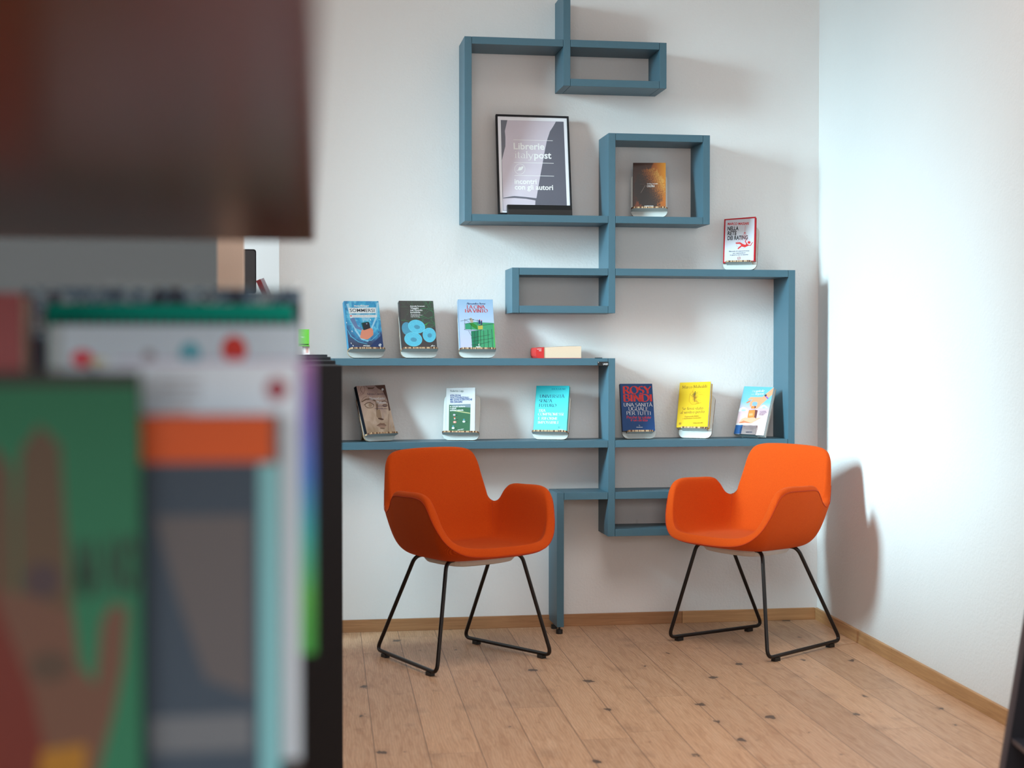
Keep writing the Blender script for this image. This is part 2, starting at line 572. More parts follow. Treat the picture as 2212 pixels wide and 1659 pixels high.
def serif_polys(s, thick=.15, thin=.045, serif=True):
    key = (s, thick, thin, serif)
    if key in _tc:
        return _tc[key]
    vs, fs = [], []

    def quad(a, b, c, d):
        i = len(vs)
        vs.extend([a, b, c, d])
        fs.append([i, i + 1, i + 2, i + 3])
    ox = 0
    for ch in s:
        acc = None
        if ch in ACC:
            ch, sg, yy = ACC[ch]
            acc = (sg, yy)
        w, strokes = SG.get(ch, SG['o'])
        strokes = list(strokes)
        if acc:
            cx = w / 2
            strokes.append([(cx - .1 * acc[0], acc[1] + .16 if acc[0] < 0 else acc[1]), (cx + .1 * acc[0], acc[1] if acc[0] < 0 else acc[1] + .16)] if False else [(cx - .1, acc[1] + (.14 if acc[0] < 0 else 0)), (cx + .08, acc[1] + (0 if acc[0] < 0 else .14))])
        for st in strokes:
            n = len(st)
            nrm = []
            for i in range(n):
                a, b = st[max(i - 1, 0)], st[min(i + 1, n - 1)]
                dx, dy = b[0] - a[0], b[1] - a[1]
                L = math.hypot(dx, dy) or 1
                th = math.atan2(dy, dx)
                wd = thin + (thick - thin) * abs(sin(th - radians(22))) ** 2
                nrm.append((-dy / L * wd / 2, dx / L * wd / 2))
            for i in range(n - 1):
                p, q = st[i], st[i + 1]
                quad((ox + p[0] + nrm[i][0], p[1] + nrm[i][1]), (ox + q[0] + nrm[i + 1][0], q[1] + nrm[i + 1][1]), (ox + q[0] - nrm[i + 1][0], q[1] - nrm[i + 1][1]), (ox + p[0] - nrm[i][0], p[1] - nrm[i][1]))
            if serif:
                for e, f in ((0, 1), (-1, -2)):
                    a, b = st[e], st[f]
                    if abs(b[1] - a[1]) > abs(b[0] - a[0]) * 1.2 and min(abs(a[1] - q) for q in (0, 1, X, -.3)) < .01 and abs(b[1] - a[1]) > .05:
                        hw = thick * .95 + .03
                        y0 = a[1] - thin / 2 if a[1] > .3 else a[1]
                        y0 = max(0, y0) if a[1] >= 0 else a[1]
                        if a[1] > .3:
                            y0 = a[1] - thin
                        quad((ox + a[0] - hw, y0), (ox + a[0] + hw, y0), (ox + a[0] + hw, y0 + thin), (ox + a[0] - hw, y0 + thin))
        ox += w
    _tc[key] = (vs, fs)
    return _tc[key]


class Cover:
    """drawing surface on a book front.  q = four corners (tl,tr,br,bl) in the close-up's pixels,
    (w,h) its size; y = -n plane.  Points are given in close-up pixels."""

    def __init__(self, mb, q, w, h, v0, n, x0=None):
        self.mb, self.q, self.w, self.h, self.v0, self.n = mb, q, w, h, v0, n
        self.x0 = -w / 2 if x0 is None else x0
        self.layer = 0
        self.hp = (math.dist(q[0], q[3]) + math.dist(q[1], q[2])) / 2

    def frac(self, x, y):
        tl, tr, br, bl = self.q
        a, b = 0.5, 0.5
        for _ in range(8):
            fx = tl[0] * (1 - a) * (1 - b) + tr[0] * a * (1 - b) + br[0] * a * b + bl[0] * (1 - a) * b - x
            fy = tl[1] * (1 - a) * (1 - b) + tr[1] * a * (1 - b) + br[1] * a * b + bl[1] * (1 - a) * b - y
            xa = (tr[0] - tl[0]) * (1 - b) + (br[0] - bl[0]) * b
            ya = (tr[1] - tl[1]) * (1 - b) + (br[1] - bl[1]) * b
            xb = (bl[0] - tl[0]) * (1 - a) + (br[0] - tr[0]) * a
            yb = (bl[1] - tl[1]) * (1 - a) + (br[1] - tr[1]) * a
            d = xa * yb - xb * ya
            a -= (fx * yb - fy * xb) / d
            b -= (fy * xa - fx * ya) / d
        return a, b

    def pt(self, x, y, clamp=True):
        a, b = self.frac(x, y)
        if clamp:
            a = min(max(a, 0), 1)
            b = min(max(b, 0), 1)
        return (self.x0 + a * self.w, -self.n - 0.00002 * self.layer - 0.00003, self.v0 + (1 - b) * self.h), (a, 1 - b)

    def poly(self, pts, m):
        self.layer += 1
        P3 = [self.pt(*p) for p in pts]
        tris = tessellate_polygon([[Vector((p[0][0], p[0][2], 0)) for p in P3]])
        for t in tris:
            self.mb.face([P3[i][0] for i in t], m, [P3[i][1] for i in t])

    def ell(self, cx, cy, rx, ry, m, rot=0, n=20, wob=0.0):
        pts = []
        for i in range(n):
            t = 2 * pi * i / n
            k = 1 + wob * sin(3 * t + cx)
            a, b = rx * cos(t) * k, ry * sin(t) * k
            pts.append((cx + a * cos(rot) - b * sin(rot), cy + a * sin(rot) + b * cos(rot)))
        self.poly(pts, m)

    def line(self, pts, wd, m, w2=None):
        self.layer += 1
        n = len(pts)
        L, R_ = [], []
        for i in range(n):
            a, b = pts[max(i - 1, 0)], pts[min(i + 1, n - 1)]
            dx, dy = b[0] - a[0], b[1] - a[1]
            d = math.hypot(dx, dy) or 1
            ww = wd if w2 is None else wd + (w2 - wd) * i / (n - 1)
            L.append((pts[i][0] - dy / d * ww / 2, pts[i][1] + dx / d * ww / 2))
            R_.append((pts[i][0] + dy / d * ww / 2, pts[i][1] - dx / d * ww / 2))
        for i in range(n - 1):
            q = [self.pt(*p) for p in (L[i], L[i + 1], R_[i + 1], R_[i])]
            self.mb.face([a[0] for a in q], m, [a[1] for a in q])

    def text(self, s, x0, x1, yb, cap, m, style='sans', bold=0.0, shear=0.0, thick=.15, thin=.045):
        self.layer += 1
        if style == 'sans':
            vs, fs = sans_polys(s, bold)
            ch = CAPH
        else:
            vs, fs = serif_polys(s, thick, thin, style == 'serif')
            ch = 1.0
        if isinstance(yb, (int, float)):
            yb = (yb, yb)
        xa, xb = min(v[0] for v in vs), max(v[0] for v in vs)
        A, B = self.pt(x0, yb[0])[0], self.pt(x1, yb[1])[0]
        A, B = Vector(A), Vector(B)
        e = B - A
        hh = cap / self.hp * self.h
        up = Vector((-e.z, 0, e.x)).normalized()
        pts = []
        for v in vs:
            t = (v[0] - xa) / (xb - xa)
            y = v[1] / ch * hh
            pts.append(A + e * t + up * y + Vector((shear * y, 0, 0)))
        i0 = len(self.mb.v)
        self.mb.v += [tuple(p_) for p_ in pts]
        sl = self.mb.slot(m)
        for f in fs:
            self.mb.f.append([i0 + a for a in f])
            self.mb.mi.append(sl)
            self.mb.uv.append([(0, 0)] * len(f))


# ------------------------------------------------------------------ room
def slab(name, x0, x1, y0, y1, z0, z1, m, **kw):
    b = MB()
    b.box(x0, x1, y0, y1, z0, z1, m)
    return tag(b.build(name, **kw), kind='structure')


slab('floor', -3.8, 3.2, -9.7, 2.6, -0.1, 0, M['floor'])
slab('ceiling', -3.8, 3.2, -9.7, 2.6, 4.2, 4.3, M['ceil'])
XE = P(603, 570, 0).x
slab('wall_back', XE, 2.9, 0, 0.25, 0, 4.2, M['wall'])
slab('shading_pier', -1.5, -1.35, -1.0, 0, 0, 4.2, M['wall'])  # unseen wall stub, added to shade the left of the back wall
slab('wall_back', -3.8, -1.35, 0, 0.25, 0, 4.2, M['wall'])
RA = 0.0372
b = MB()
b.prism([(2.388 + RA * 0.0, 0.0), (2.388 + RA * -9.7, -9.7), (3.2, -9.7), (3.2, 0.0)], 'z', 0, 4.2, M['wallr'])
tag(b.build('wall_right'), kind='structure')
# left wall with its window opening
b = MB()
b.box(-3.8, -3.5, -9.7, -2.6, 0, 4.2, M['wall'])
b.box(-3.8, -3.5, -0.9, 2.6, 0, 4.2, M['wall'])
b.box(-3.8, -3.5, -2.6, -0.9, 0, 1.5, M['wall'])
b.box(-3.8, -3.5, -2.6, -0.9, 3.0, 4.2, M['wall'])
tag(b.build('wall_left'), kind='structure')
b = MB()
for (y0, y1, z0, z1) in ((-2.6, -2.54, 1.5, 3.8), (-.96, -.9, 1.5, 3.8), (-2.6, -.9, 1.5, 1.56), (-2.6, -.9, 3.74, 3.8), (-1.78, -1.72, 1.5, 3.8)):
    b.box(-3.72, -3.66, y0, y1, z0, z1, M['card'])
tag(b.build('window_1'), kind='structure')
b = MB()
b.box(-3.8, -2.4, -9.7, -9.5, 0, 4.2, M['wall'])
b.box(0.8, 3.2, -9.7, -9.5, 0, 4.2, M['wall'])
b.box(-2.4, 0.8, -9.7, -9.5, 0, 0.9, M['wall'])
b.box(-2.4, 0.8, -9.7, -9.5, 3.3, 4.2, M['wall'])
tag(b.build('wall_rear'), kind='structure')
b = MB()
for (x0, x1, z0, z1) in ((-2.4, -2.34, .9, 3.3), (.74, .8, .9, 3.3), (-2.4, .8, .9, .96), (-2.4, .8, 3.24, 3.3), (-.83, -.77, .9, 3.3)):
    b.box(x0, x1, -9.64, -9.58, z0, z1, M['card'])
tag(b.build('window_2'), kind='structure')
slab('wall_far', -3.5, 3.2, 2.4, 2.6, 0, 4.2, flat('far_wall_white', (0.84, 0.86, 0.86, 1), 0.9))
slab('wall_far_side', 0.3, 0.5, 0.25, 2.4, 0, 4.2, M['wall'])

zb = P(1200, 1330, -0.012).z
b = MB()
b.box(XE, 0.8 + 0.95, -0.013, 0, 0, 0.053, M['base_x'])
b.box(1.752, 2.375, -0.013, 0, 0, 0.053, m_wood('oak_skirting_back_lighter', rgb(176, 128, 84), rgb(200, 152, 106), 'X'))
tag(b.build('baseboard_back', bevel=0.0015), kind='structure')
b = MB()
xr = lambda y: 2.388 + RA * y
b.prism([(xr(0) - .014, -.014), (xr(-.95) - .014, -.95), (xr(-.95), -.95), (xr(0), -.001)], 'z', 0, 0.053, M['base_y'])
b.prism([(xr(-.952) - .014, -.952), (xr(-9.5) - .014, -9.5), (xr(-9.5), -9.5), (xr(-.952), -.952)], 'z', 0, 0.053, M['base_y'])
tag(b.build('baseboard_right', bevel=0.0015), kind='structure')

# ------------------------------------------------------------------ wall shelf
D0 = -0.201
TH = 0.0305


def wx(px, py):
    return P(px, py, D0).x


def wz(px, py):
    return P(px, py, D0).z


root = empty('wall_shelf', (wx(1314, 900), -0.1, 1.2), label='blue-grey lacquered shelving of staggered open boxes and boards on the back wall', cat='shelf')
RL = root.location.copy()
zA = wz(1003, 78)            # top of the poster bay
zA2 = wz(1217.7, 185)        # foot of the small top box
zC = wz(1006.8, 477.4)       # underside of poster shelf
zD = wz(1314.2, 287.2)
zE = wz(1106.2, 577.9)
zF = wz(1106.2, 675.5)
zG = wz(1313.5, 774)
zH = wz(1313.5, 951.5)
zI = wz(1203.1, 1065)
zJ = wz(1314, 1159)
zK = wz(1203.1, 1355.2)
zTop = wz(1216.5, -16)
x1_, x2_, x3_ = wx(1003.4, 90), wx(1217, 100), wx(1439.9, 150) - TH
x4 = wx(1314.1, 700)
x5 = wx(1533.5, 400) - TH
x6 = wx(1717.5, 700) - TH
x7 = wx(1106.2, 600)
x8 = wx(1203.1, 1200)
x9 = wx(1551, 1120) - TH
x10 = wx(721.8, 800) - TH


def part(name, x0, x1, z0, z1, gap=0.0):
    b = MB()
    b.box(x0 - RL.x + gap, x1 - RL.x - gap, D0 - RL.y, 0 - RL.y, z0 - RL.z, z1 - RL.z, M['shelf'])
    return b.build(name, root, bevel=0.0009)


for x, z0, z1 in ((x1_, zC, zA), (x2_, zA2, zTop), (x3_, zA2, zA), (x4, zF, zD), (x5, zC, zD), (x7, zF, zE), (x6, zH - TH, zE), (x4, zJ, zG), (x8, zK, zI), (x9, zJ, zI), (x10, zH - TH, zG)):
    part('upright', x, x + TH, z0, z1)
for xa, xb, zt in ((x1_ + TH, x2_, zA), (x2_ + TH, x3_, zA), (x2_ + TH, x3_, zA2 + TH), (x1_ + TH, x4, zC + TH), (x4 + TH, x5, zC + TH), (x4 + TH, x5, zD),
                   (x7 + TH, x4, zE), (x4 + TH, x6, zE), (x7 + TH, x4, zF + TH), (x10 + TH, x4, zG), (x10 + TH, x4, zH), (x4 + TH, x6, zH),
                   (x8 + TH, x4, zI), (x4 + TH, x9, zI), (x4 + TH, x9, zJ + TH)):
    part('shelf_board', xa, xb, zt - TH, zt, 0.0014)
b = MB()
b.box(x4 - .047 - RL.x, x4 - .001 - RL.x, D0 - .0022 - RL.y, D0 + .0 - RL.y, zG - .0315 - RL.z, zG - .0145 - RL.z, M['black'])
cv = Cover(b, [(0, 0), (100, 0), (100, 37), (0, 37)], .046, .017, zG - .0315 - RL.z, RL.y - D0 + .0022, x4 - .047 - RL.x)
cv.text('LAGO', 52, 97, 30, 16, M['white'], bold=.02)
cv.ell(7, 6, 5, 5, M['chrome'])
o = b.build('brand_plate', root)
o['label'] = 'small black plate with white LAGO lettering'
b = MB()
b.box(x4 - .047 - RL.x, x4 - .02 - RL.x, D0 + .03 - RL.y, D0 + .06 - RL.y, zG - RL.z, zG + .003 - RL.z, M['blackm'])
b.build('mounting_clip', root)
for yy in (-0.175, -0.055):
    b = MB()
    cx = x8 + TH / 2 - RL.x
    zz = zK - RL.z
    b.tube([(cx, yy - RL.y, zz + .002), (cx, yy - RL.y, zz - .014)], .005, M['black'], 10)
    b.tube([(cx, yy - RL.y, zz - .014), (cx, yy - RL.y, -RL.z + .0002)], .0145, M['black'], 18)
    o = b.build('levelling_foot', root, bevel=.001)

# ------------------------------------------------------------------ book covers
def grad(name, stops, rough=0.35, axis=1):
    k = NT(name)
    x = sep(k, k.uv())
    k.l(k.ramp(x[axis], [(p, rgb(*c)) for p, c in stops]), k.b.inputs['Base Color'])
    k.b.inputs['Roughness'].default_value = rough
    return k.m


def ink(r, g, b_, rough=0.5):
    return flat('ink_%02x%02x%02x' % (r, g, b_), rgb(r, g, b_), rough, spec=.25)


def swirl():
    k = NT('underwater_swirl')
    u = k.uv()
    xyz = sep(k, u)
    dx = k.math('SUBTRACT', xyz[0], .55)
    dy = k.math('MULTIPLY', k.math('SUBTRACT', xyz[1], .75), 1.1)
    r = k.math('SQRT', k.math('ADD', k.math('MULTIPLY', dx, dx), k.math('MULTIPLY', dy, dy)))
    n = k.noise(u, 5, 4, .55, 1.5)
    f = k.math('ADD', k.math('MULTIPLY', r, 1.0), k.math('MULTIPLY', n, .55))
    c = k.ramp(f, [(.28, rgb(20, 150, 205)), (.40, rgb(150, 205, 228)), (.50, rgb(40, 175, 215)), (.62, rgb(0, 140, 196)), (.70, rgb(96, 196, 226)), (.80, rgb(0, 150, 200)), (.95, rgb(22, 88, 142)), (1.0, rgb(24, 60, 104))])
    lo = k.ramp(k.math('ADD', xyz[1], k.math('MULTIPLY', n, .22)), [(.10, rgb(26, 66, 112)), (.26, rgb(255, 255, 255))])
    k.l(k.mix(1.0, c, lo, 'MULTIPLY'), k.b.inputs['Base Color'])
    k.b.inputs['Roughness'].default_value = .35
    return k.m


def microscopy():
    k = NT('dark_green_fibres')
    u = k.uv()
    n = k.noise(u, 3.0, 3, .5, 1.6)
    ln = k.math('ABSOLUTE', k.math('SUBTRACT', n, .5))
    x = sep(k, u)
    f = k.math('MULTIPLY', k.math('GREATER_THAN', x[1], .42), k.math('ADD', k.math('MULTIPLY', x[0], .8), .1))
    base = k.mix(k.math('MULTIPLY', n, f), rgb(48, 42, 44), rgb(52, 84, 64))
    c = k.mix(k.math('MULTIPLY', k.math('LESS_THAN', ln, .014), f), base, rgb(48, 116, 74))
    k.l(c, k.b.inputs['Base Color'])
    k.b.inputs['Roughness'].default_value = .4
    return k.m


def cellmat(name, a, b_):
    k = NT(name)
    v = k.n('TexVoronoi')
    k.l(k.uv(), v.inputs['Vector'])
    v.inputs['Scale'].default_value = 55
    k.l(k.mix(v.outputs['Distance'], rgb(*a), rgb(*b_)), k.b.inputs['Base Color'])
    k.b.inputs['Roughness'].default_value = .4
    return k.m


def marble():
    k = NT('sculpted_face_photo')
    u = k.uv()
    x = sep(k, u)
    n = k.noise(u, 3.2, 3, .5, .5)
    f = k.math('ADD', k.math('MULTIPLY', x[1], .45), k.math('MULTIPLY', n, .6))
    k.l(k.ramp(f, [(.25, rgb(172, 138, 108)), (.45, rgb(216, 184, 160)), (.6, rgb(192, 160, 144)), (.8, rgb(166, 134, 128))]), k.b.inputs['Base Color'])
    k.b.inputs['Roughness'].default_value = .4
    return k.m


def treemat():
    k = NT('amber_tree_photo')
    u = k.uv()
    x = sep(k, u)
    sky = k.ramp(k.math('ADD', k.math('MULTIPLY', x[0], .75), k.math('MULTIPLY', x[1], .28)), [(.1, rgb(150, 70, 26)), (.45, rgb(140, 68, 14)), (.75, rgb(196, 104, 8)), (1.0, rgb(236, 150, 10))])
    dark = k.ramp(k.math('ADD', k.math('SUBTRACT', 1.0, x[0]), k.math('MULTIPLY', x[1], .6)), [(.95, (1, 1, 1, 1)), (1.35, rgb(60, 38, 30))])
    sky = k.mix(.85, sky, dark, 'MULTIPLY')
    dx = k.math('SUBTRACT', x[0], .5)
    dy = k.math('MULTIPLY', k.math('SUBTRACT', x[1], .43), 1.05)
    r = k.math('SQRT', k.math('ADD', k.math('MULTIPLY', dx, dx), k.math('MULTIPLY', dy, dy)))
    n = k.noise(u, 14, 6, .7, .3)
    n2 = k.noise(u, 34, 5, .7)
    inside = k.math('LESS_THAN', k.math('ADD', r, k.math('MULTIPLY', k.math('SUBTRACT', n, .5), .5)), .47)
    lit = k.math('ADD', k.math('MULTIPLY', x[0], .9), k.math('ADD', k.math('MULTIPLY', x[1], .75), k.math('MULTIPLY', n2, 1.1)))
    tr = k.ramp(lit, [(.95, rgb(34, 24, 22)), (1.0, rgb(60, 36, 22))])
    tr = k.ramp(k.math('MULTIPLY', lit, .5), [(.60, rgb(34, 24, 22)), (.70, rgb(80, 44, 20)), (.80, rgb(178, 100, 26)), (.96, rgb(240, 176, 76))])
    k.l(k.mix(inside, sky, tr), k.b.inputs['Base Color'])
    k.b.inputs['Roughness'].default_value = .4
    return k.m


_pr = {}


def darkened(mat, f=.70):
    """book-cover copy of a material, its colour darkened to offset the strong window light"""
    if mat in _pr:
        return _pr[mat]
    m2 = mat.copy()
    nt = m2.node_tree
    bs = nt.nodes['Principled BSDF'].inputs['Base Color']
    if bs.is_linked:
        src = bs.links[0].from_socket
        mx = nt.nodes.new('ShaderNodeMix')
        mx.data_type = 'RGBA'
        mx.blend_type = 'MULTIPLY'
        mx.inputs[0].default_value = 1
        nt.links.new(src, mx.inputs[6])
        mx.inputs[7].default_value = (f, f, f, 1)
        nt.links.new(mx.outputs[2], bs)
    else:
        c = bs.default_value
        bs.default_value = (c[0] * f, c[1] * f, c[2] * f, 1)
    _pr[mat] = m2
    return m2


def book(name, label, q, org, X_, Y_, rz, tilt, w, h, roll, vo, z0, front, spine, t=.022, group=None, draw=None, pages=None):
    o = empty(name, (X_, Y_, z0), (-radians(tilt), -radians(roll), radians(rz)), label, 'book', group)
    b = MB()
    c = .0012
    # front, back and spine boards
    v0 = vo + .0008
    b.face([(-w / 2, -t, v0), (w / 2, -t, v0), (w / 2, -t, v0 + h), (-w / 2, -t, v0 + h)], front, [(0, 0), (1, 0), (1, 1), (0, 1)])
    b.box(-w / 2, w / 2, -t + .0001, -t + c, v0, v0 + h, spine)
    b.box(-w / 2, w / 2, -.0004 - c, -.0004, v0, v0 + h, spine)
    b.box(-w / 2 - .0006, -w / 2 + .0008, -t, -.0004, v0, v0 + h, spine)
    if draw:
        cv = Cover(b, [(p[0] - org[0], p[1] - org[1]) for p in q], w, h, v0, t)
        cv.q = [((p[0] - org[0]) * 11.06, (p[1] - org[1]) * 11.06) for p in q]
        cv.hp = (math.dist(cv.q[0], cv.q[3]) + math.dist(cv.q[1], cv.q[2])) / 2
        draw(cv)
    b.mats = [darkened(m_) for m_ in b.mats]  # cover colours lowered against overexposure by the window light
    b.build('cover', o, fixn=False)
    b = MB()
    b.box(-w / 2 + .001, w / 2 - .003, -t + c, -.0016, v0 + .002, v0 + h - .002, pages or M['pages'])
    b.build('page_block', o)
    return o


def stand(X_, Y_, rz, tilt, vo, z0, narrow, label, xo=0.0, bw=.158, bh=.205):
    ti = radians(tilt)
    o = empty('book_stand', (X_, Y_, z0), (-ti, 0, radians(rz)), label, 'book stand', 'white card book stands on the wall shelf')
    b = MB()
    b.prism(rrect(-bw / 2 + xo, bw / 2 + xo, .0025, bh, .026), 'y', 0, .007, M['card'], M['corr'])
    b.build('back_board', o)
    b = MB()
    lw = bw / 2 if not narrow else .058
    dp = .040
    b.prism([(x + xo, y) for x, y in rrect(-lw, lw, -dp, -.0002, .018 if not narrow else .012, corners=(1, 1, 0, 0))], 'z', vo - .0075, vo, M['card'], M['corr'])
    b.build('ledge', o)
    b = MB()
    yb = .078
    fv, fn = yb * sin(ti) + .002, yb * cos(ti)
    b.prism([(.0072, .12), (.0072, .135), (fn, fv + .006), (fn - .004, fv)], 'x', xo - .05, xo + .05, M['card'], M['corr'])
    b.build('strut', o)
    return o


za, zh, ze_, zc_ = zG, zH, zE, zC + TH
Q = dict(
    sommersi=[(743.6, 652.7), (815.9, 655.4), (829, 753.5), (752.2, 756.6)],
    viaggio=[(861.8, 653.1), (934.5, 654.3), (944, 753.5), (869.4, 754.8)],
    cina=[(989, 650.8), (1063.6, 651), (1069.9, 754.8), (994, 755.3)],
    nono=[(770.8, 833.6), (831.1, 833.3), (855.8, 932.6), (793.4, 940.3)],
    istr=[(964.2, 840.1), (1027, 836.9), (1025.4, 932.1), (963.3, 933.5)],
    univ=[(1159.2, 834), (1230.7, 833.7), (1223.6, 931.4), (1152.4, 931.4)],
    nella=[(1565, 473.1), (1633.1, 467.2), (1631.3, 562.1), (1562, 568.4)],
    rosy=[(1339.2, 829.2), (1409, 829.8), (1415.4, 930.3), (1345.4, 931.7)],
    giallo=[(1471.5, 829.8), (1537.1, 825.9), (1531.2, 922.5), (1462.7, 924.9)],
    capit=[(1609.4, 834), (1673.1, 836.3), (1649.6, 943), (1585.9, 939.8)],
    calura=[(1367.5, 353.5), (1437.9, 353.5), (1437.4, 451.2), (1367.3, 451.2)],
)
WH, NK, RD = M['white'], M['ink'], M['red']


def d_sommersi(c):
    lb, lc, nv = ink(168, 214, 236), ink(96, 196, 226), ink(44, 72, 116)
    c.line([(230, 210), (330, 560), (420, 860), (560, 1060), (720, 1110)], 60, lb, 30)
    c.line([(940, 200), (900, 560), (820, 760), (760, 900)], 60, lb, 20)
    c.line([(330, 560), (440, 780), (560, 830)], 110, ink(112, 134, 176), 50)
    c.line([(200, 820), (300, 1000), (480, 1130), (700, 1180)], 26, lc, 8)
    c.line([(600, 1090), (800, 1085), (1000, 900)], 22, lc, 6)
    c.poly([(245, 1290), (235, 1130), (330, 1210), (480, 1230), (560, 1260)], nv)
    c.poly([(1095, 1255), (760, 1240), (860, 1120), (1000, 1000), (1050, 920)], ink(40, 60, 106))
    for x, y in ((200, 670), (330, 880), (305, 1170), (350, 1225), (770, 605), (915, 520)):
        c.ell(x, y, 10, 20, WH, -.4, 10)
    sk, sd = ink(236, 148, 120), ink(214, 120, 96)
    c.poly([(520, 1020), (545, 900), (570, 830), (620, 850), (760, 800), (800, 800), (835, 850), (840, 960), (770, 1020), (700, 1070), (640, 1065), (540, 1045)], sk)
    for k in range(3):
        c.line([(800 - k * 4, 850 + k * 45), (832, 860 + k * 45)], 5, sd)
    c.poly([(600, 850), (550, 690), (560, 675), (700, 650), (735, 660), (770, 800), (640, 845)], ink(12, 96, 88))
    c.poly([(612, 850), (580, 700), (590, 685), (715, 662), (740, 675), (768, 800), (650, 840)], ink(44, 48, 56))
    c.ell(680, 698, 18, 14, ink(170, 170, 200))
    c.poly([(245, 310), (890, 318), (895, 450), (262, 452)], WH)
    c.poly([(275, 480), (905, 490), (905, 550), (280, 548)], WH)
    c.line([(290, 462), (870, 468)], 7, ink(60, 170, 190))
    c.text('Mattia Marengon', 388, 728, (284, 286), 34, WH, bold=.03)
    c.text('SOMMERSI', 285, 865, (412, 422), 76, NK, bold=.006)
    c.ell(308, 508, 20, 16, RD)
    c.text('Resistere nell era delle notifiche e dell isolamento social', 345, 885, (518, 522), 20, NK)
    c.text('APOGEO', 590, 760, 1232, 24, WH, bold=.05, shear=.2)
    c.ell(1005, 1190, 36, 26, WH, -.5)
    c.ell(1005, 1188, 16, 9, ink(40, 60, 106), -.5)
    c.text('B', 1005, 1028, 1232, 14, WH, bold=.04)


def d_viaggio(c):
    g1 = ink(58, 132, 84)
    for a in ([(770, 190), (800, 260), (860, 340), (960, 330)], [(640, 340), (740, 330), (850, 360), (930, 420), (960, 520)], [(600, 560), (700, 520), (820, 575), (900, 540), (960, 500)],
              [(740, 720), (840, 670), (940, 700), (1000, 700)], [(690, 640), (700, 580), (780, 560)], [(180, 615), (300, 625), (380, 640)], [(860, 190), (850, 230), (880, 300)], [(900, 620), (960, 680), (990, 760)]):
        c.line(a, 13, g1, 6)
    c.poly([(735, 720), (820, 670), (780, 720), (760, 735)], ink(74, 178, 84))
    A_, B_ = cellmat('cyan_cells', (70, 186, 220), (96, 208, 236)), cellmat('cyan_cell_shade', (54, 140, 172), (70, 160, 190))
    rim = ink(120, 222, 244)
    c.ell(315, 815, 122, 158, B_, -.25)
    for cx, cy, rx, ry, ro in ((545, 765, 205, 158, .25), (465, 1065, 214, 168, .12), (848, 962, 158, 172, -.3)):
        c.ell(cx, cy, rx, ry, rim, ro, 28)
        c.ell(cx, cy, rx * .95, ry * .95, A_, ro, 28)
        c.ell(cx + 10, cy + 10, rx * .35, ry * .3, B_, ro, 20)
    c.text('Antonella Fioramonti', 388, 732, (290, 294), 26, WH, bold=.04)
    for s, x, y in (('Viaggio', 594, 342), ('nel mondo', 684, 392), ('invisibile', 632, 442)):
        c.text(s, 396, x, y, 36, WH, bold=.03)
    for s, x, y in (('Microrganismi, cibo', 632, 478), ('e trasformazioni nascoste', 680, 500), ('la scienza racconta', 610, 522), ('nella vita di tutti', 620, 544)):
        c.text(s, 405, x, y, 15, WH, bold=.02)
    c.text('aboca', 915, 985, 1224, 22, WH, bold=.03, shear=.15)
    c.line([(880, 1240), (935, 1190)], 6, WH)
    c.line([(890, 1200), (920, 1232)], 5, WH)


def d_cina(c):
    gd, gl, yl, dk = ink(34, 128, 92), ink(70, 166, 116), ink(206, 190, 84), ink(50, 66, 58)
    c.poly([(520, 880), (1040, 830), (1105, 830), (1105, 1270), (545, 1268)], gl)
    c.poly([(520, 880), (700, 860), (700, 1268), (545, 1268)], gd)
    c.poly([(380, 700), (600, 660), (1030, 680), (1085, 690), (1088, 840), (700, 850), (385, 832)], gl)
    c.poly([(380, 705), (500, 690), (520, 835), (388, 828)], ink(54, 160, 118))
    c.poly([(470, 690), (560, 680), (660, 740), (690, 850), (560, 780)], ink(50, 140, 50))
    c.poly([(685, 745), (800, 740), (800, 830), (690, 835)], yl)
    c.poly([(490, 570), (520, 552), (560, 600), (580, 668), (530, 680), (495, 650)], ink(196, 172, 150))
    for x, y in ((575, 605), (500, 600)):
        c.ell(x, y, 10, 14, ink(120, 90, 76))
    c.poly([(695, 620), (740, 610), (742, 700), (700, 715)], ink(44, 58, 110))
    c.poly([(745, 640), (785, 630), (788, 720), (750, 735)], ink(60, 66, 100))
    c.ell(720, 605, 11, 11, RD)
    c.ell(768, 622, 11, 11, RD)
    c.poly([(1045, 700), (1088, 700), (1105, 1268), (1080, 1268)], ink(90, 190, 90))
    for a in ([(270, 640), (500, 585), (700, 635)], [(370, 595), (372, 850)], [(355, 705), (500, 680)], [(360, 600), (480, 660)], [(670, 600), (672, 720)], [(355, 835), (520, 870), (790, 850)],
              [(460, 870), (530, 990)], [(520, 1045), (680, 1010), (980, 960)], [(520, 1205), (700, 1190), (990, 1120)], [(600, 880), (610, 1265)], [(680, 860), (690, 1265)], [(740, 850), (752, 1265)], [(820, 850), (830, 1265)], [(920, 840), (935, 1265)], [(1010, 830), (1035, 1265)], [(520, 700), (520, 860)], [(545, 1120), (1060, 1040)], [(700, 750), (1060, 700)]):
        c.line(a, 7, dk)
    c.text('Alessandro Aresu', 410, 862, 240, 44, ink(30, 50, 120), 'serif')
    c.text('LA CINA', 414, 862, 338, 76, RD, 'serif', thick=.17)
    c.text('HA VINTO', 370, 918, 430, 76, RD, 'serif', thick=.17)
    c.poly([(640, 1240), (750, 1240), (750, 1262), (640, 1262)], WH)
    c.poly([(690, 1200), (715, 1165), (715, 1235)], WH)


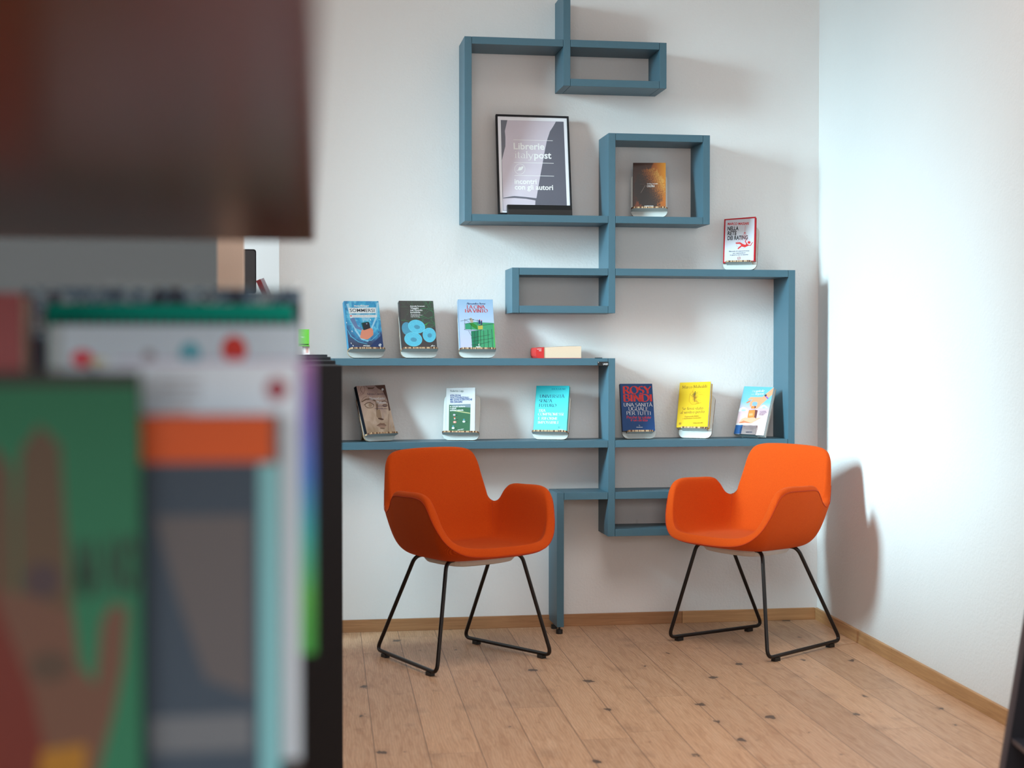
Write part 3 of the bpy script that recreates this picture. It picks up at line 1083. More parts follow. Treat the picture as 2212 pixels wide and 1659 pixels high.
def d_nono(c):
    d1, d2, lt, lip = ink(92, 66, 52), ink(120, 92, 72), ink(206, 180, 160), ink(178, 138, 118)
    c.poly([(600, 150), (842, 147), (980, 740), (945, 755), (905, 500), (850, 400), (790, 280), (680, 230)], ink(104, 72, 62))
    c.poly([(800, 250), (845, 330), (960, 700), (945, 755), (900, 480)], ink(74, 48, 42))
    c.poly([(430, 190), (520, 200), (600, 200), (560, 232), (450, 235)], d1)
    for a in ([(210, 160), (240, 250), (230, 330)], [(300, 160), (270, 240), (330, 330), (270, 360)], [(345, 150), (375, 250), (340, 340), (250, 400)], [(390, 150), (440, 200), (560, 215), (610, 160)],
              [(420, 400), (340, 440), (270, 560)], [(260, 180), (290, 300), (230, 400)]):
        c.line(a, 10, d2, 5)
    c.line([(300, 540), (400, 480), (530, 470), (620, 520)], 26, d2, 40)
    c.poly([(620, 510), (680, 560), (690, 800), (650, 900), (640, 700)], ink(136, 106, 84))
    c.ell(480, 625, 110, 72, ink(150, 120, 98), .12)
    c.line([(350, 620), (420, 565), (500, 550), (590, 620)], 12, d1, 10)
    c.ell(480, 628, 92, 52, lt, .15)
    c.ell(500, 622, 44, 44, ink(178, 146, 122), .15)
    c.line([(380, 640), (440, 690), (540, 690)], 10, d2, 5)
    c.ell(850, 630, 62, 36, ink(120, 90, 78))
    c.ell(850, 632, 48, 20, ink(160, 130, 114))
    c.line([(770, 540), (840, 520), (910, 560)], 22, ink(110, 82, 70), 12)
    c.poly([(650, 740), (730, 720), (770, 900), (835, 910), (830, 950), (780, 985), (700, 945), (655, 905)], ink(170, 138, 112))
    c.poly([(780, 720), (835, 900), (830, 950), (770, 940)], ink(200, 172, 156))
    c.ell(752, 950, 70, 22, ink(98, 68, 54), .2)
    c.poly([(650, 1110), (740, 1040), (780, 1050), (830, 1045), (885, 1100), (780, 1110)], ink(150, 112, 92))
    c.poly([(650, 1110), (760, 1085), (885, 1095), (850, 1150), (740, 1160)], lip)
    c.line([(650, 1110), (770, 1090), (885, 1098)], 9, d1)
    c.ell(790, 1172, 60, 16, ink(140, 110, 90))
    c.line([(940, 830), (930, 1260)], 8, ink(150, 114, 96))
    c.line([(985, 960), (1040, 1220)], 7, ink(206, 186, 178))
    c.ell(788, 254, 26, 26, WH)
    c.text('U', 778, 798, 264, 18, ink(70, 60, 80))
    c.text('Adriana Cavarero', 418, 832, 376, 50, ink(64, 48, 84), 'serif', thick=.12)
    c.text('Nonostante', 490, 855, (490, 488), 66, WH, 'serif', thick=.12)
    c.text('Platone', 650, 880, 585, 62, WH, 'serif', thick=.12)
    c.text('Figure femminili', 650, 880, 650, 26, ink(64, 48, 84), 'serif')
    c.text('nella filosofia antica', 606, 915, 712, 26, ink(64, 48, 84), 'serif')


def d_istr(c):
    bl = ink(24, 84, 158)
    c.poly([(336, 612), (850, 585), (832, 1222), (330, 1248)], ink(66, 116, 84))
    c.poly([(336, 612), (850, 585), (848, 672), (680, 664), (480, 640), (400, 632)], ink(140, 158, 168))
    c.poly([(350, 750), (560, 755), (838, 800), (838, 820), (520, 772)], ink(206, 208, 150))
    for x, y, r, m in ((460, 852, 30, ink(220, 210, 220)), (468, 918, 22, ink(226, 112, 84)), (470, 945, 18, WH), (472, 1022, 40, ink(236, 150, 130)), (688, 1008, 34, WH), (688, 960, 22, ink(90, 170, 190)),
                       (434, 1162, 34, WH), (434, 1118, 22, ink(90, 170, 190))):
        c.ell(x, y, r, r * .72, m)
    for x, y in ((505, 865), (520, 965), (745, 1015), (495, 1165)):
        c.line([(x - 30, y + 5), (x + 30, y - 4)], 9, ink(26, 50, 44))
    c.ell(468, 1022, 20, 12, WH)
    for s, x, y in (('le aziende sanitarie', 720, (672, 662)), ('e quindi', 505, (716, 710)), ('qualsiasi azienda', 678, (760, 748))):
        c.text(s, 356, x, y, 30, WH, bold=.05)
    c.text('guerini NEXT', 540, 685, (1214, 1200), 22, WH, bold=.04)
    c.text('Federico Lega', 364, 684, (308, 298), 42, ink(90, 116, 120), bold=.01)
    for s, x, y in (('ISTRUZIONI', 612, (418, 408)), ('NON CONVENZIONALI', 812, (468, 452)), ('MA QUASI SCIENTIFICHE', 888, (516, 498)), ('PER DIRIGERE', 655, (572, 560))):
        c.text(s, 364, x, y, 42, bl, bold=.025)
    c.text('-', 470, 500, 480, 10, bl)


def d_univ(c):
    nv = ink(16, 66, 104)
    c.text('LUCA SOLARI', 628, 960, (250, 248), 36, nv, 'serif')
    for s, x0, x1, y in (('UNIVERSITÀ', 340, 945, 440), ('SENZA', 330, 650, 552), ('FUTURO', 320, 740, 660)):
        c.text(s, x0, x1, y, 72, nv, 'serif', thick=.14, thin=.03)
    for s, x0, x1, y in (('TRA', 312, 494, 778), ('COMPROMESSI', 300, 915, 862), ('E RIFORME', 300, 775, 962), ('IMPOSSIBILI', 290, 792, 1058)):
        c.text(s, x0, x1, y, 62, WH, 'serif', thick=.2, thin=.04)
    c.line([(785, 1132), (828, 1132), (806, 1172), (785, 1132)], 8, ink(20, 90, 110))
    c.text('guerini e', 795, 890, 1192, 12, WH, bold=.05)
    c.text('ASSOCIATI', 795, 925, 1215, 14, WH, bold=.05)


def d_nella(c):
    c.poly([(305, 282), (1000, 228), (978, 1232), (272, 1280)], ink(236, 236, 244))
    c.text('MARCO MASSARI', 354, 862, (398, 382), 56, RD, bold=.035)
    for s, x1, y in (('NELLA', 615, (530, 518)), ('RETE', 566, (642, 636)), ('DEI RATING', 836, (758, 732))):
        c.text(s, 350, x1, y, 90, NK, bold=.035)
    pk = ink(232, 120, 130)
    c.line([(780, 395), (768, 560)], 6, pk)
    for k in range(7):
        c.line([(768, 575), (580 + k * 55, 800 + 60 * sin(k * pi / 6))], 3, pk)
    for k in range(5):
        c.line([(700 - k * 34, 640 + k * 50), (770, 660 + k * 58), (820 + k * 30, 650 + k * 45)], 3, pk)
    c.line([(560, 830), (580, 900), (660, 940), (760, 950)], 4, pk)
    c.poly([(735, 595), (768, 560), (805, 598), (770, 580)], RD)
    r = ink(238, 52, 52)
    c.ell(870, 808, 34, 32, r)
    c.line([(550, 830), (650, 826), (720, 870), (780, 890), (840, 860)], 30, r, 62)
    c.line([(700, 880), (600, 965)], 34, r, 26)
    c.line([(820, 850), (782, 790), (798, 740)], 24, r, 20)
    c.line([(850, 870), (905, 880), (955, 800)], 22, r, 14)
    c.line([(690, 880), (770, 905), (850, 865)], 54, r, 34)
    for s, x0, x1, y in (('Manuale di sopravvivenza', 388, 878, (1042, 1014)), ('per imprenditori', 480, 782, (1084, 1066)), ('in guerra con le banche', 410, 848, (1128, 1106))):
        c.text(s, x0, x1, y, 26, ink(70, 84, 112), bold=.01)
    c.poly([(597, 1160), (660, 1155), (658, 1212), (597, 1218)], ink(170, 40, 52))
    c.ell(628, 1185, 19, 24, WH)


def d_rosy(c):
    r = ink(232, 62, 56)
    c.text('ROSY', 234, 916, (398, 398), 175, r, 'serifless', thick=.23, thin=.07)
    c.text('BINDI', 246, 928, (586, 584), 168, r, 'serifless', thick=.23, thin=.08)
    for s, x0, x1, y in (('UNA SANITÀ', 252, 938, (705, 706)), ('UGUALE', 368, 836, 802), ('PER TUTTI', 320, 894, 906)):
        c.text(s, x0, x1, y, 84, WH, 'serifless', thick=.12, thin=.05)
    c.text('Perché la salute', 322, 902, (994, 990), 62, r, 'serifless', thick=.15, thin=.07)
    c.text('è un diritto', 418, 820, 1058, 62, r, 'serifless', thick=.15, thin=.07)
    c.text('S', 610, 640, 1172, 30, WH, 'serif')
    c.text('SOLFERINO', 552, 702, 1206, 14, WH, bold=.04)


def d_giallo(c):
    br = ink(110, 62, 10)
    c.text('Marco Malvaldi', 286, 874, (304, 264), 68, br, 'serif', thick=.11)
    c.text('Se fossi stato', 280, 785, (808, 782), 66, br, 'serif', thick=.11)
    c.text('al vostro posto', 234, 820, (898, 862), 66, br, 'serif', thick=.11)
    o1, gr = ink(214, 122, 10), ink(100, 104, 40)
    rr = random.Random(3)
    for k in range(70):
        a = rr.uniform(0, 2 * pi)
        r0 = rr.uniform(10, 150) * (1.0 if k % 2 else .6)
        cx, cy = 580 + rr.uniform(-30, 30), 510 + rr.uniform(-120, 100)
        c.line([(cx, cy), (cx + r0 * cos(a) * .8, cy + r0 * sin(a) * .5), (cx + r0 * cos(a + .5), cy + r0 * sin(a + .6) * .9)], 5, (o1, gr, ink(170, 70, 40), o1)[k % 4], 2)
    c.line([(600, 360), (575, 480), (580, 600)], 14, gr, 6)
    c.line([(450, 600), (470, 440), (560, 350)], 4, o1)
    c.line([(450, 600), (520, 680), (640, 650), (740, 625)], 4, o1)
    c.line([(690, 440), (775, 432)], 3, o1)
    c.text('Ragionevole dubbio', 342, 686, (980, 952), 32, ink(196, 140, 16), 'serif')
    c.text('e matematiche rivoluzioni', 292, 730, (1024, 994), 30, ink(196, 140, 16), 'serif')
    c.poly([(205, 1106), (254, 1103), (250, 1150), (202, 1154)], ink(190, 136, 14))
    c.text('Raffaello Cortina Editore', 548, 790, (1122, 1108), 24, ink(150, 96, 12), 'serif')


def d_capit(c):
    sk, sd, sl = ink(244, 168, 124), ink(226, 132, 84), ink(250, 186, 148)
    c.poly([(1030, 178), (1034, 190), (990, 365), (900, 440), (870, 470), (800, 540), (740, 590), (690, 650), (640, 700), (600, 720), (590, 690), (640, 560), (600, 535), (560, 560), (520, 590), (500, 640), (470, 670), (450, 640), (455, 560), (520, 480), (440, 495), (410, 480), (430, 460), (470, 440), (460, 420), (600, 425), (760, 420), (800, 380), (870, 320)], sk)
    c.poly([(360, 560), (450, 505), (480, 510), (460, 545), (390, 578)], sd)
    c.ell(572, 590, 62, 52, ink(150, 186, 222))
    c.poly([(820, 410), (850, 395), (905, 450), (880, 475)], ink(150, 96, 190))
    c.poly([(800, 375), (845, 350), (865, 385), (820, 412)], ink(40, 44, 66))
    wt, cb = ink(246, 246, 250), ink(178, 212, 236)
    for x, y, s in ((300, 735, 1.0), (785, 665, .75)):
        for dx, dy, r in ((-90, 20, 32), (-50, -5, 46), (0, -22, 56), (50, 0, 44), (90, 18, 26)):
            c.ell(x + dx * s, y + dy * s, r * s * 1.15, r * s * .8, wt)
        c.ell(x + 5 * s, y + 12 * s, 55 * s, 22 * s, cb)
    c.poly([(480, 680), (500, 640), (570, 640), (600, 650), (590, 690), (570, 708), (490, 708)], ink(236, 140, 60))
    c.poly([(570, 640), (604, 650), (590, 695), (565, 708)], ink(120, 54, 34))
    c.poly([(430, 752), (580, 735), (560, 930), (420, 945), (395, 920)], ink(236, 142, 52))
    c.poly([(580, 735), (642, 748), (600, 955), (556, 930)], ink(116, 48, 40))
    for k in range(5):
        c.line([(440 + k * 32, 752 - k * 3), (450 + k * 32, 742 - k * 3)], 10, ink(120, 60, 40))
    for k in range(4):
        c.ell(446 + k * 22, 855 - k * 2, 7, 36, ink(250, 200, 140))
    c.poly([(190, 1060), (260, 960), (340, 925), (430, 935), (520, 925), (585, 930), (575, 955), (470, 1000), (640, 930), (720, 930), (560, 1020), (490, 1068), (340, 1055), (230, 1065)], sl)
    c.poly([(190, 1060), (300, 1000), (420, 1040), (490, 1068), (340, 1055), (230, 1066)], sd)
    c.poly([(120, 1095), (140, 1070), (290, 1075), (285, 1115), (125, 1112)], wt)
    c.poly([(65, 1325), (115, 1108), (285, 1112), (240, 1325)], ink(20, 92, 160))
    for k in range(4):
        c.line([(150 + k * 34, 1112), (100 + k * 36, 1325)], 8, ink(14, 66, 122))
    c.text('Il', 510, 545, 300, 52, WH, 'serif', shear=.2, thick=.06)
    c.text('capitale', 558, 804, (300, 296), 58, WH, 'serif', shear=.15, thick=.2)
    c.text('nei', 492, 560, 370, 40, WH, 'serif', shear=.2, thick=.06)
    c.text('legami', 580, 792, (368, 366), 58, WH, 'serif', shear=.15, thick=.2)
    for s, x0, x1, y in (('La consulenza', 690, 838, 780), ('al cambiamento', 682, 850, 808), ('nelle imprese', 674, 815, 838), ('di famiglia', 668, 780, 866)):
        c.text(s, x0, x1, y, 20, ink(120, 60, 80), bold=.01)
    c.text('a cura di', 425, 508, 1134, 16, ink(120, 90, 110))
    c.text('MARIA RITA CALDARELLI, JULIA GARDINER', 300, 614, (1158, 1164), 16, ink(120, 80, 110), bold=.02)
    for k, y in enumerate((1188, 1212, 1234)):
        c.text('con contributi di docenti e professionisti'[:42 - k * 8], 300 + k * 30, 604 - k * 30, y, 13, ink(140, 110, 130))
    c.text('RUBBETTINO', 356, 506, 1294, 20, ink(40, 70, 150), bold=.04)


def d_calura(c):
    c.text('SAVERIO GANGEMI', 580, 832, 716, 18, WH, bold=.05)
    c.text('CALÛRA', 575, 765, 782, 44, WH, bold=.05)
    c.line([(540, 740), (432, 922)], 5, ink(200, 180, 170))
    c.text('velvet', 405, 520, 724, 22, ink(150, 110, 96), 'serif', shear=.3, thick=.05)
    c.text('RUBBETTINO', 520, 732, 1246, 22, WH, bold=.05)


M_white = flat('glossy_white_cover', rgb(236, 238, 240), .3)
MAIN = [
    ('sommersi', 'swirling turquoise book titled SOMMERSI on the upper left shelf', (730, 640), .330, -.130, 12.3, 19.7, .152, .214, .5, .036, za, swirl(), ink(60, 160, 204, .35), .026, d_sommersi),
    ('viaggio', 'dark book with four cyan cells on its cover on the upper left shelf', (850, 640), .559, -.131, 7.6, 19.1, .150, .214, .33, .037, za, microscopy(), ink(40, 44, 48, .35), .028, d_viaggio),
    ('cina', 'pale blue book titled LA CINA HA VINTO with green scaffolding on its cover', (970, 640), .809, -.130, 1.2, 18.1, .152, .221, .25, .036, za,
     grad('sky_cover', [(0, (196, 196, 226)), (.45, (176, 200, 232)), (1, (120, 178, 220))], .12), ink(150, 186, 222, .2), .030, d_cina),
    ('nono', 'brown book with a stone face on its cover and a black spine', (755, 820), .393, -.131, 30.6, 20.1, .147, .215, 1.5, .030, zh, marble(), ink(26, 28, 36, .4), .020, d_nono),
    ('istr', 'slim white book with blue capitals above a green picture', (940, 820), .737, -.126, -13.9, 17.3, .126, .196, 1.47, .034, zh, M_white, ink(226, 230, 234, .4), .020, d_istr),
    ('univ', 'turquoise book titled UNIVERSITÀ SENZA FUTURO in tall serif capitals', (1135, 820), 1.128, -.127, -22.2, 19.5, .147, .207, .25, .033, zh,
     grad('turquoise_cover', [(0, (110, 228, 222)), (.5, (84, 218, 214)), (1, (0, 190, 200))], .4), ink(60, 196, 198, .4), .020, d_univ),
    ('nella', 'red-bordered white book titled NELLA RETE DEI RATING, alone on the upper right board', (1540, 450), 1.975, -.133, -30.1, 17.0, .142, .209, 2.56, .033, ze_, ink(214, 30, 44, .4), ink(214, 30, 44, .4), .016, d_nella),
    ('rosy', 'navy book with large red capitals above white ones', (1325, 815), 1.520, -.129, -.9, 16.3, .145, .213, 0, .032, zh, ink(34, 76, 132, .4), ink(30, 46, 88, .4), .020, d_rosy),
    ('giallo', 'bright yellow book with brown lettering and a scribbled tree', (1450, 815), 1.771, -.115, -32.2, 21.7, .142, .212, 2.32, .042, zh, ink(250, 204, 10, .4), ink(248, 200, 8, .4), .030, d_giallo),
    ('capit', 'pale blue and pink book with two hands on its cover, in a clear holder', (1580, 820), 2.031, -.128, -46.4, 22.7, .148, .228, -.95, .006, zh,
     grad('sky_to_pink_cover', [(0, (250, 222, 220)), (.3, (248, 208, 206)), (.52, (226, 190, 206)), (.68, (130, 196, 230)), (1, (104, 190, 228))], .3), ink(214, 204, 196, .4), .026, d_capit),
    ('calura', 'amber and black book with a tree crown on its cover, inside the square shelf box', (1345, 335), 1.563, -.143, -12.5, 16.5, .142, .214, -.48, .036, zc_, treemat(), ink(60, 34, 24, .4), .018, d_calura),
]
STL = dict(sommersi='white card stand under the swirling turquoise book', viaggio='white card stand under the dark book with cyan cells', cina='white card stand under the book with green scaffolding',
           nono='white card stand under the brown book with a stone face', istr='white card stand under the slim white book with a green picture', univ='white card stand under the turquoise book with serif capitals',
           nella='white card stand under the red-bordered white book', rosy='white card stand under the navy book with red capitals', giallo='white card stand under the bright yellow book',
           calura='white card stand under the amber and black book')
for (nm, lab, org, X_, Y_, rz, ti, w, h, ro, vo, z0, fr, sp, t, dr) in MAIN:
    book('book', lab, Q[nm], org, X_, Y_, rz, ti, w, h, ro, vo, z0 + .0004, fr, sp, t, 'books facing out on the wall shelf', dr, pages=M['card'] if nm in ('capit', 'istr') else None)
    if nm != 'capit':
        nar = nm in ('nella', 'rosy', 'giallo')
        bw = .15 if nar else .158
        stand(X_, Y_, rz, ti, vo, z0 + .0004, nar, STL[nm], xo=dict(rosy=.004, nella=.0, giallo=.006, sommersi=.004).get(nm, 0), bw=bw)

# clear holder of the last book
kk = NT('clear_acrylic')
kk.b.inputs['Transmission Weight'].default_value = 1
kk.b.inputs['Roughness'].default_value = .02
kk.b.inputs['IOR'].default_value = 1.3
kk.b.inputs['Base Color'].default_value = (.93, .97, .97, 1)
M['acrylic'] = kk.m
ti = radians(22.7)
o = empty('book_holder', (2.031, -.128, zh + .0004), (-ti, 0, radians(-46.4)), 'clear acrylic holder under the pale blue and pink book', 'book stand')
b = MB()
b.box(-.045, .035, -.0315, -.029, .0065, .05, M['acrylic'])
b.build('front_lip', o)
b = MB()
b.box(-.045, .035, -.0315, .003, .003, .0055, M['acrylic'])
b.build('ledge', o)
b = MB()
b.box(-.045, .035, .0005, .003, .0055, .12, M['acrylic'])
fv, fn = .06 * sin(ti) + .001, .06 * cos(ti)
b.prism([(.003, .105), (.003, .11), (fn, fv + .003), (fn - .003, fv + .001)], 'x', -.045, .035, M['acrylic'])
b.build('back_plate', o)

# lying book
xl, xr_ = P(1158, 770, -.17).x, P(1255.5, 770, -.17).x
o = empty('book', ((xl + xr_) / 2, -.1, za + .0002), (0, 0, 0), 'thick book with red spine lying flat on the upper left board', 'book', 'books facing out on the wall shelf')
w_ = xr_ - xl
hb = .0525
b = MB()
prof = [(-w_ / 2 + .036, 0.0), (-w_ / 2 + .004, .001), (-w_ / 2, .010), (-w_ / 2 - .001, .025), (-w_ / 2 + .001, .042), (-w_ / 2 + .005, .0455), (-w_ / 2 + .036, .050)]
prof_in = [(-w_ / 2 + .036, .002)]
# wrap of red spine and covers, open at the front edge
b.prism([(-w_ / 2 + .034, 0.0), (-w_ / 2 + .006, .0006), (-w_ / 2, .010), (-w_ / 2 - .0015, .025), (-w_ / 2, .040), (-w_ / 2 + .004, .0455), (-w_ / 2 + .034, .0475)], 'y', -.0735, .0715, ink(206, 52, 50, .4))
cvr = Cover(b, [(150, 350), (495, 350), (495, 800), (150, 800)], .034, .046, .001, .0737, -w_ / 2 - .001)
cvr.text('CLUB DELLE', 190, 392, 440, 36, WH, bold=.02)
cvr.text('TRAME', 275, 386, 512, 36, WH, bold=.02)
b.box(-w_ / 2 + .034, w_ / 2, -.072, .0715, 0, .0012, ink(206, 52, 50, .4))
b.face([(-w_ / 2 + .034, -.072, .0476), (w_ / 2 - .06, -.072, hb), (w_ / 2, -.072, hb), (w_ / 2, .0715, hb), (w_ / 2 - .06, .0715, hb), (-w_ / 2 + .034, .0715, .0476)], ink(170, 120, 130, .4))
b.build('cover', o)
b = MB()
b.prism([(-w_ / 2 + .0345, .0014), (w_ / 2 - .0005, .0014), (w_ / 2 - .0005, hb - .0008), (w_ / 2 - .06, hb - .0008), (-w_ / 2 + .0345, .0468)], 'y', -.0715, .071, flat('cream_paper_edges', rgb(222, 194, 168), .9, var=.04, scale=500))
b.build('page_block', o)

# ------------------------------------------------------------------ framed poster
zp = zC + TH + .0004
o = empty('framed_poster', (1.060, -.127, zp), (-radians(12.7), radians(.3), 0), 'black framed poster reading Librerie italypost leaning against the wall on its shelf', 'poster')
pw, ph = .323, .456
fw = .008
b = MB()
for x0, x1, z0, z1 in ((-pw / 2, -pw / 2 + fw, 0.001, ph), (pw / 2 - fw, pw / 2, 0.001, ph), (-pw / 2 + fw, pw / 2 - fw, 0.001, fw), (-pw / 2 + fw, pw / 2 - fw, ph - fw, ph)):
    b.box(x0, x1, -.02, -.002, z0, z1, M['blackm'])
b.build('frame', o, bevel=.0012)
b = MB()
paper = flat('poster_paper', rgb(236, 236, 242), .3)
slate = flat('poster_slate', rgb(86, 88, 102), .3, var=.05, scale=20)
mauve = flat('poster_mauve', rgb(206, 196, 208), .35, var=.06, scale=12)
b.face([(-pw / 2 + fw, -.014, fw), (pw / 2 - fw, -.014, fw), (pw / 2 - fw, -.014, ph - fw), (-pw / 2 + fw, -.014, ph - fw)], paper)
c = Cover(b, [(205, 100), (1258, 133), (1300, 1560), (250, 1535)], pw, ph, 0, .014)
c.poly([(280, 180), (1188, 206), (1228, 1500), (312, 1480)], slate)
c.poly([(378, 183), (1072, 204), (1040, 262), (985, 345), (940, 480), (905, 650), (875, 820), (840, 1000), (788, 1302), (640, 1284), (480, 1270), (316, 1296), (300, 770), (325, 660), (350, 560), (350, 430), (342, 340), (360, 260)], mauve)
c.poly([(312, 1306), (480, 1300), (640, 1312), (776, 1336), (768, 1480), (318, 1476)], mauve)
edge = ink(214, 208, 220)
c.line([(1072, 204), (1040, 262), (985, 345), (940, 480), (905, 650), (875, 820), (840, 1000), (788, 1302)], 5, edge)
c.line([(312, 1296), (400, 1276), (480, 1270), (640, 1284), (788, 1302)], 5, edge)
c.line([(378, 183), (360, 260), (342, 340), (350, 430), (350, 560), (325, 660), (300, 770)], 5, edge)
for x0, y0, x1, y1 in ((462, 466, 1028, 482), (470, 792, 1040, 808), (478, 978, 1044, 992)):
    c.line([(x0, y0), (x1, y1)], 6, WH)
c.text('Librerie', 466, 908, (602, 610), 90, WH, bold=.022)
c.text('italy', 478, 762, (728, 735), 100, WH, 'serif', thick=.09, thin=.03)
c.text('post', 760, 1008, (735, 740), 94, WH, bold=.022)
c.layer += 1
ring = [(554 + 74 * cos(t * pi / 16), 888 + 74 * sin(t * pi / 16)) for t in range(33)]
c.line(ring, 5, WH)
c.poly([(498, 916), (530, 896), (540, 862), (560, 856), (566, 868), (580, 850), (608, 852), (600, 874), (584, 898), (560, 908), (530, 908)], WH)
c.text('incontri', 480, 795, (1098, 1102), 70, WH, bold=.022)
c.text('con gli autori', 482, 1030, (1178, 1188), 70, WH, bold=.022)
b.build('poster_sheet', o, fixn=False)
b = MB()
b.box(-pw / 2 + fw, pw / 2 - fw, -.006, -.003, fw, ph - fw, M['blackm'])
b.build('backing_board', o)
# long black box in front of it
xa, xb = P(1097, 460, -.185).x, P(1235.5, 460, -.185).x
zt = P(1160, 442, -.185).z
b = MB()
b.prism([(-.190, zp), (-.156, zp), (-.148, zt - .002), (-.172, zt), (-.190, zp + .022)], 'x', xa, xb, M['black'])
o = b.build('ledge_block', bevel=.0015)
tag(o, 'long low black wedge lying on the shelf in front of the framed poster', 'wedge')

# ------------------------------------------------------------------ chairs
RIM = [(0, -.285, .462), (.10, -.283, .463), (.185, -.266, .474), (.238, -.238, .510), (.268, -.210, .572), (.283, -.183, .640), (.287, -.158, .672), (.288, -.110, .686), (.285, -.02, .685),
       (.278, .055, .682), (.272, .088, .662), (.265, .118, .620), (.255, .150, .604), (.246, .180, .618), (.239, .200, .660), (.228, .220, .725), (.216, .234, .782), (.192, .243, .814), (.145, .244, .827), (.07, .240, .832), (0, .238, .833)]
KNE = [(0, -.255, .450), (.09, -.252, .450), (.165, -.240, .450), (.215, -.220, .448), (.240, -.200, .446), (.250, -.175, .446), (.255, -.150, .446), (.257, -.11, .446), (.258, -.03, .446),
       (.255, .03, .446), (.250, .06, .446), (.243, .085, .446), (.232, .11, .446), (.218, .130, .446), (.205, .145, .446), (.190, .158, .446), (.165, .168, .446), (.135, .174, .446), (.10, .178, .446), (.05, .18, .446), (0, .18, .446)]


def cat_rom(pts, n):
    out = []
    m = len(pts)
    for i in range(m - 1):
        p0, p1, p2, p3 = (Vector(pts[max(i - 1, 0)]), Vector(pts[i]), Vector(pts[i + 1]), Vector(pts[min(i + 2, m - 1)]))
        for k in range(n):
            t = k / n
            out.append(.5 * ((2 * p1) + (-p0 + p2) * t + (2 * p0 - 5 * p1 + 4 * p2 - p3) * t * t + (-p0 + 3 * p1 - 3 * p2 + p3) * t ** 3))
    out.append(Vector(pts[-1]))
    return out


def smooth_bend(pts, r, n=6):
    out = [Vector(pts[0])]
    for i in range(1, len(pts) - 1):
        a, b_, c_ = Vector(pts[i - 1]), Vector(pts[i]), Vector(pts[i + 1])
        p = b_ + (a - b_).normalized() * r
        q = b_ + (c_ - b_).normalized() * r
        for k in range(n + 1):
            t = k / n
            out.append(p * (1 - t) ** 2 + b_ * 2 * t * (1 - t) + q * t * t)
    out.append(Vector(pts[-1]))
    return out


def shell_point(rim, kne, r):
    C0 = Vector((0, -.03, .438))
    E0 = C0.lerp(kne, .72)
    E0.z = .440
    if r < .4:
        return C0.lerp(E0, r / .4)
    t = (r - .4) / .6
    B1 = kne.copy()
    B2 = kne.lerp(rim, .34)
    return E0 * (1 - t) ** 3 + B1 * 3 * t * (1 - t) ** 2 + B2 * 3 * t * t * (1 - t) + rim * t ** 3


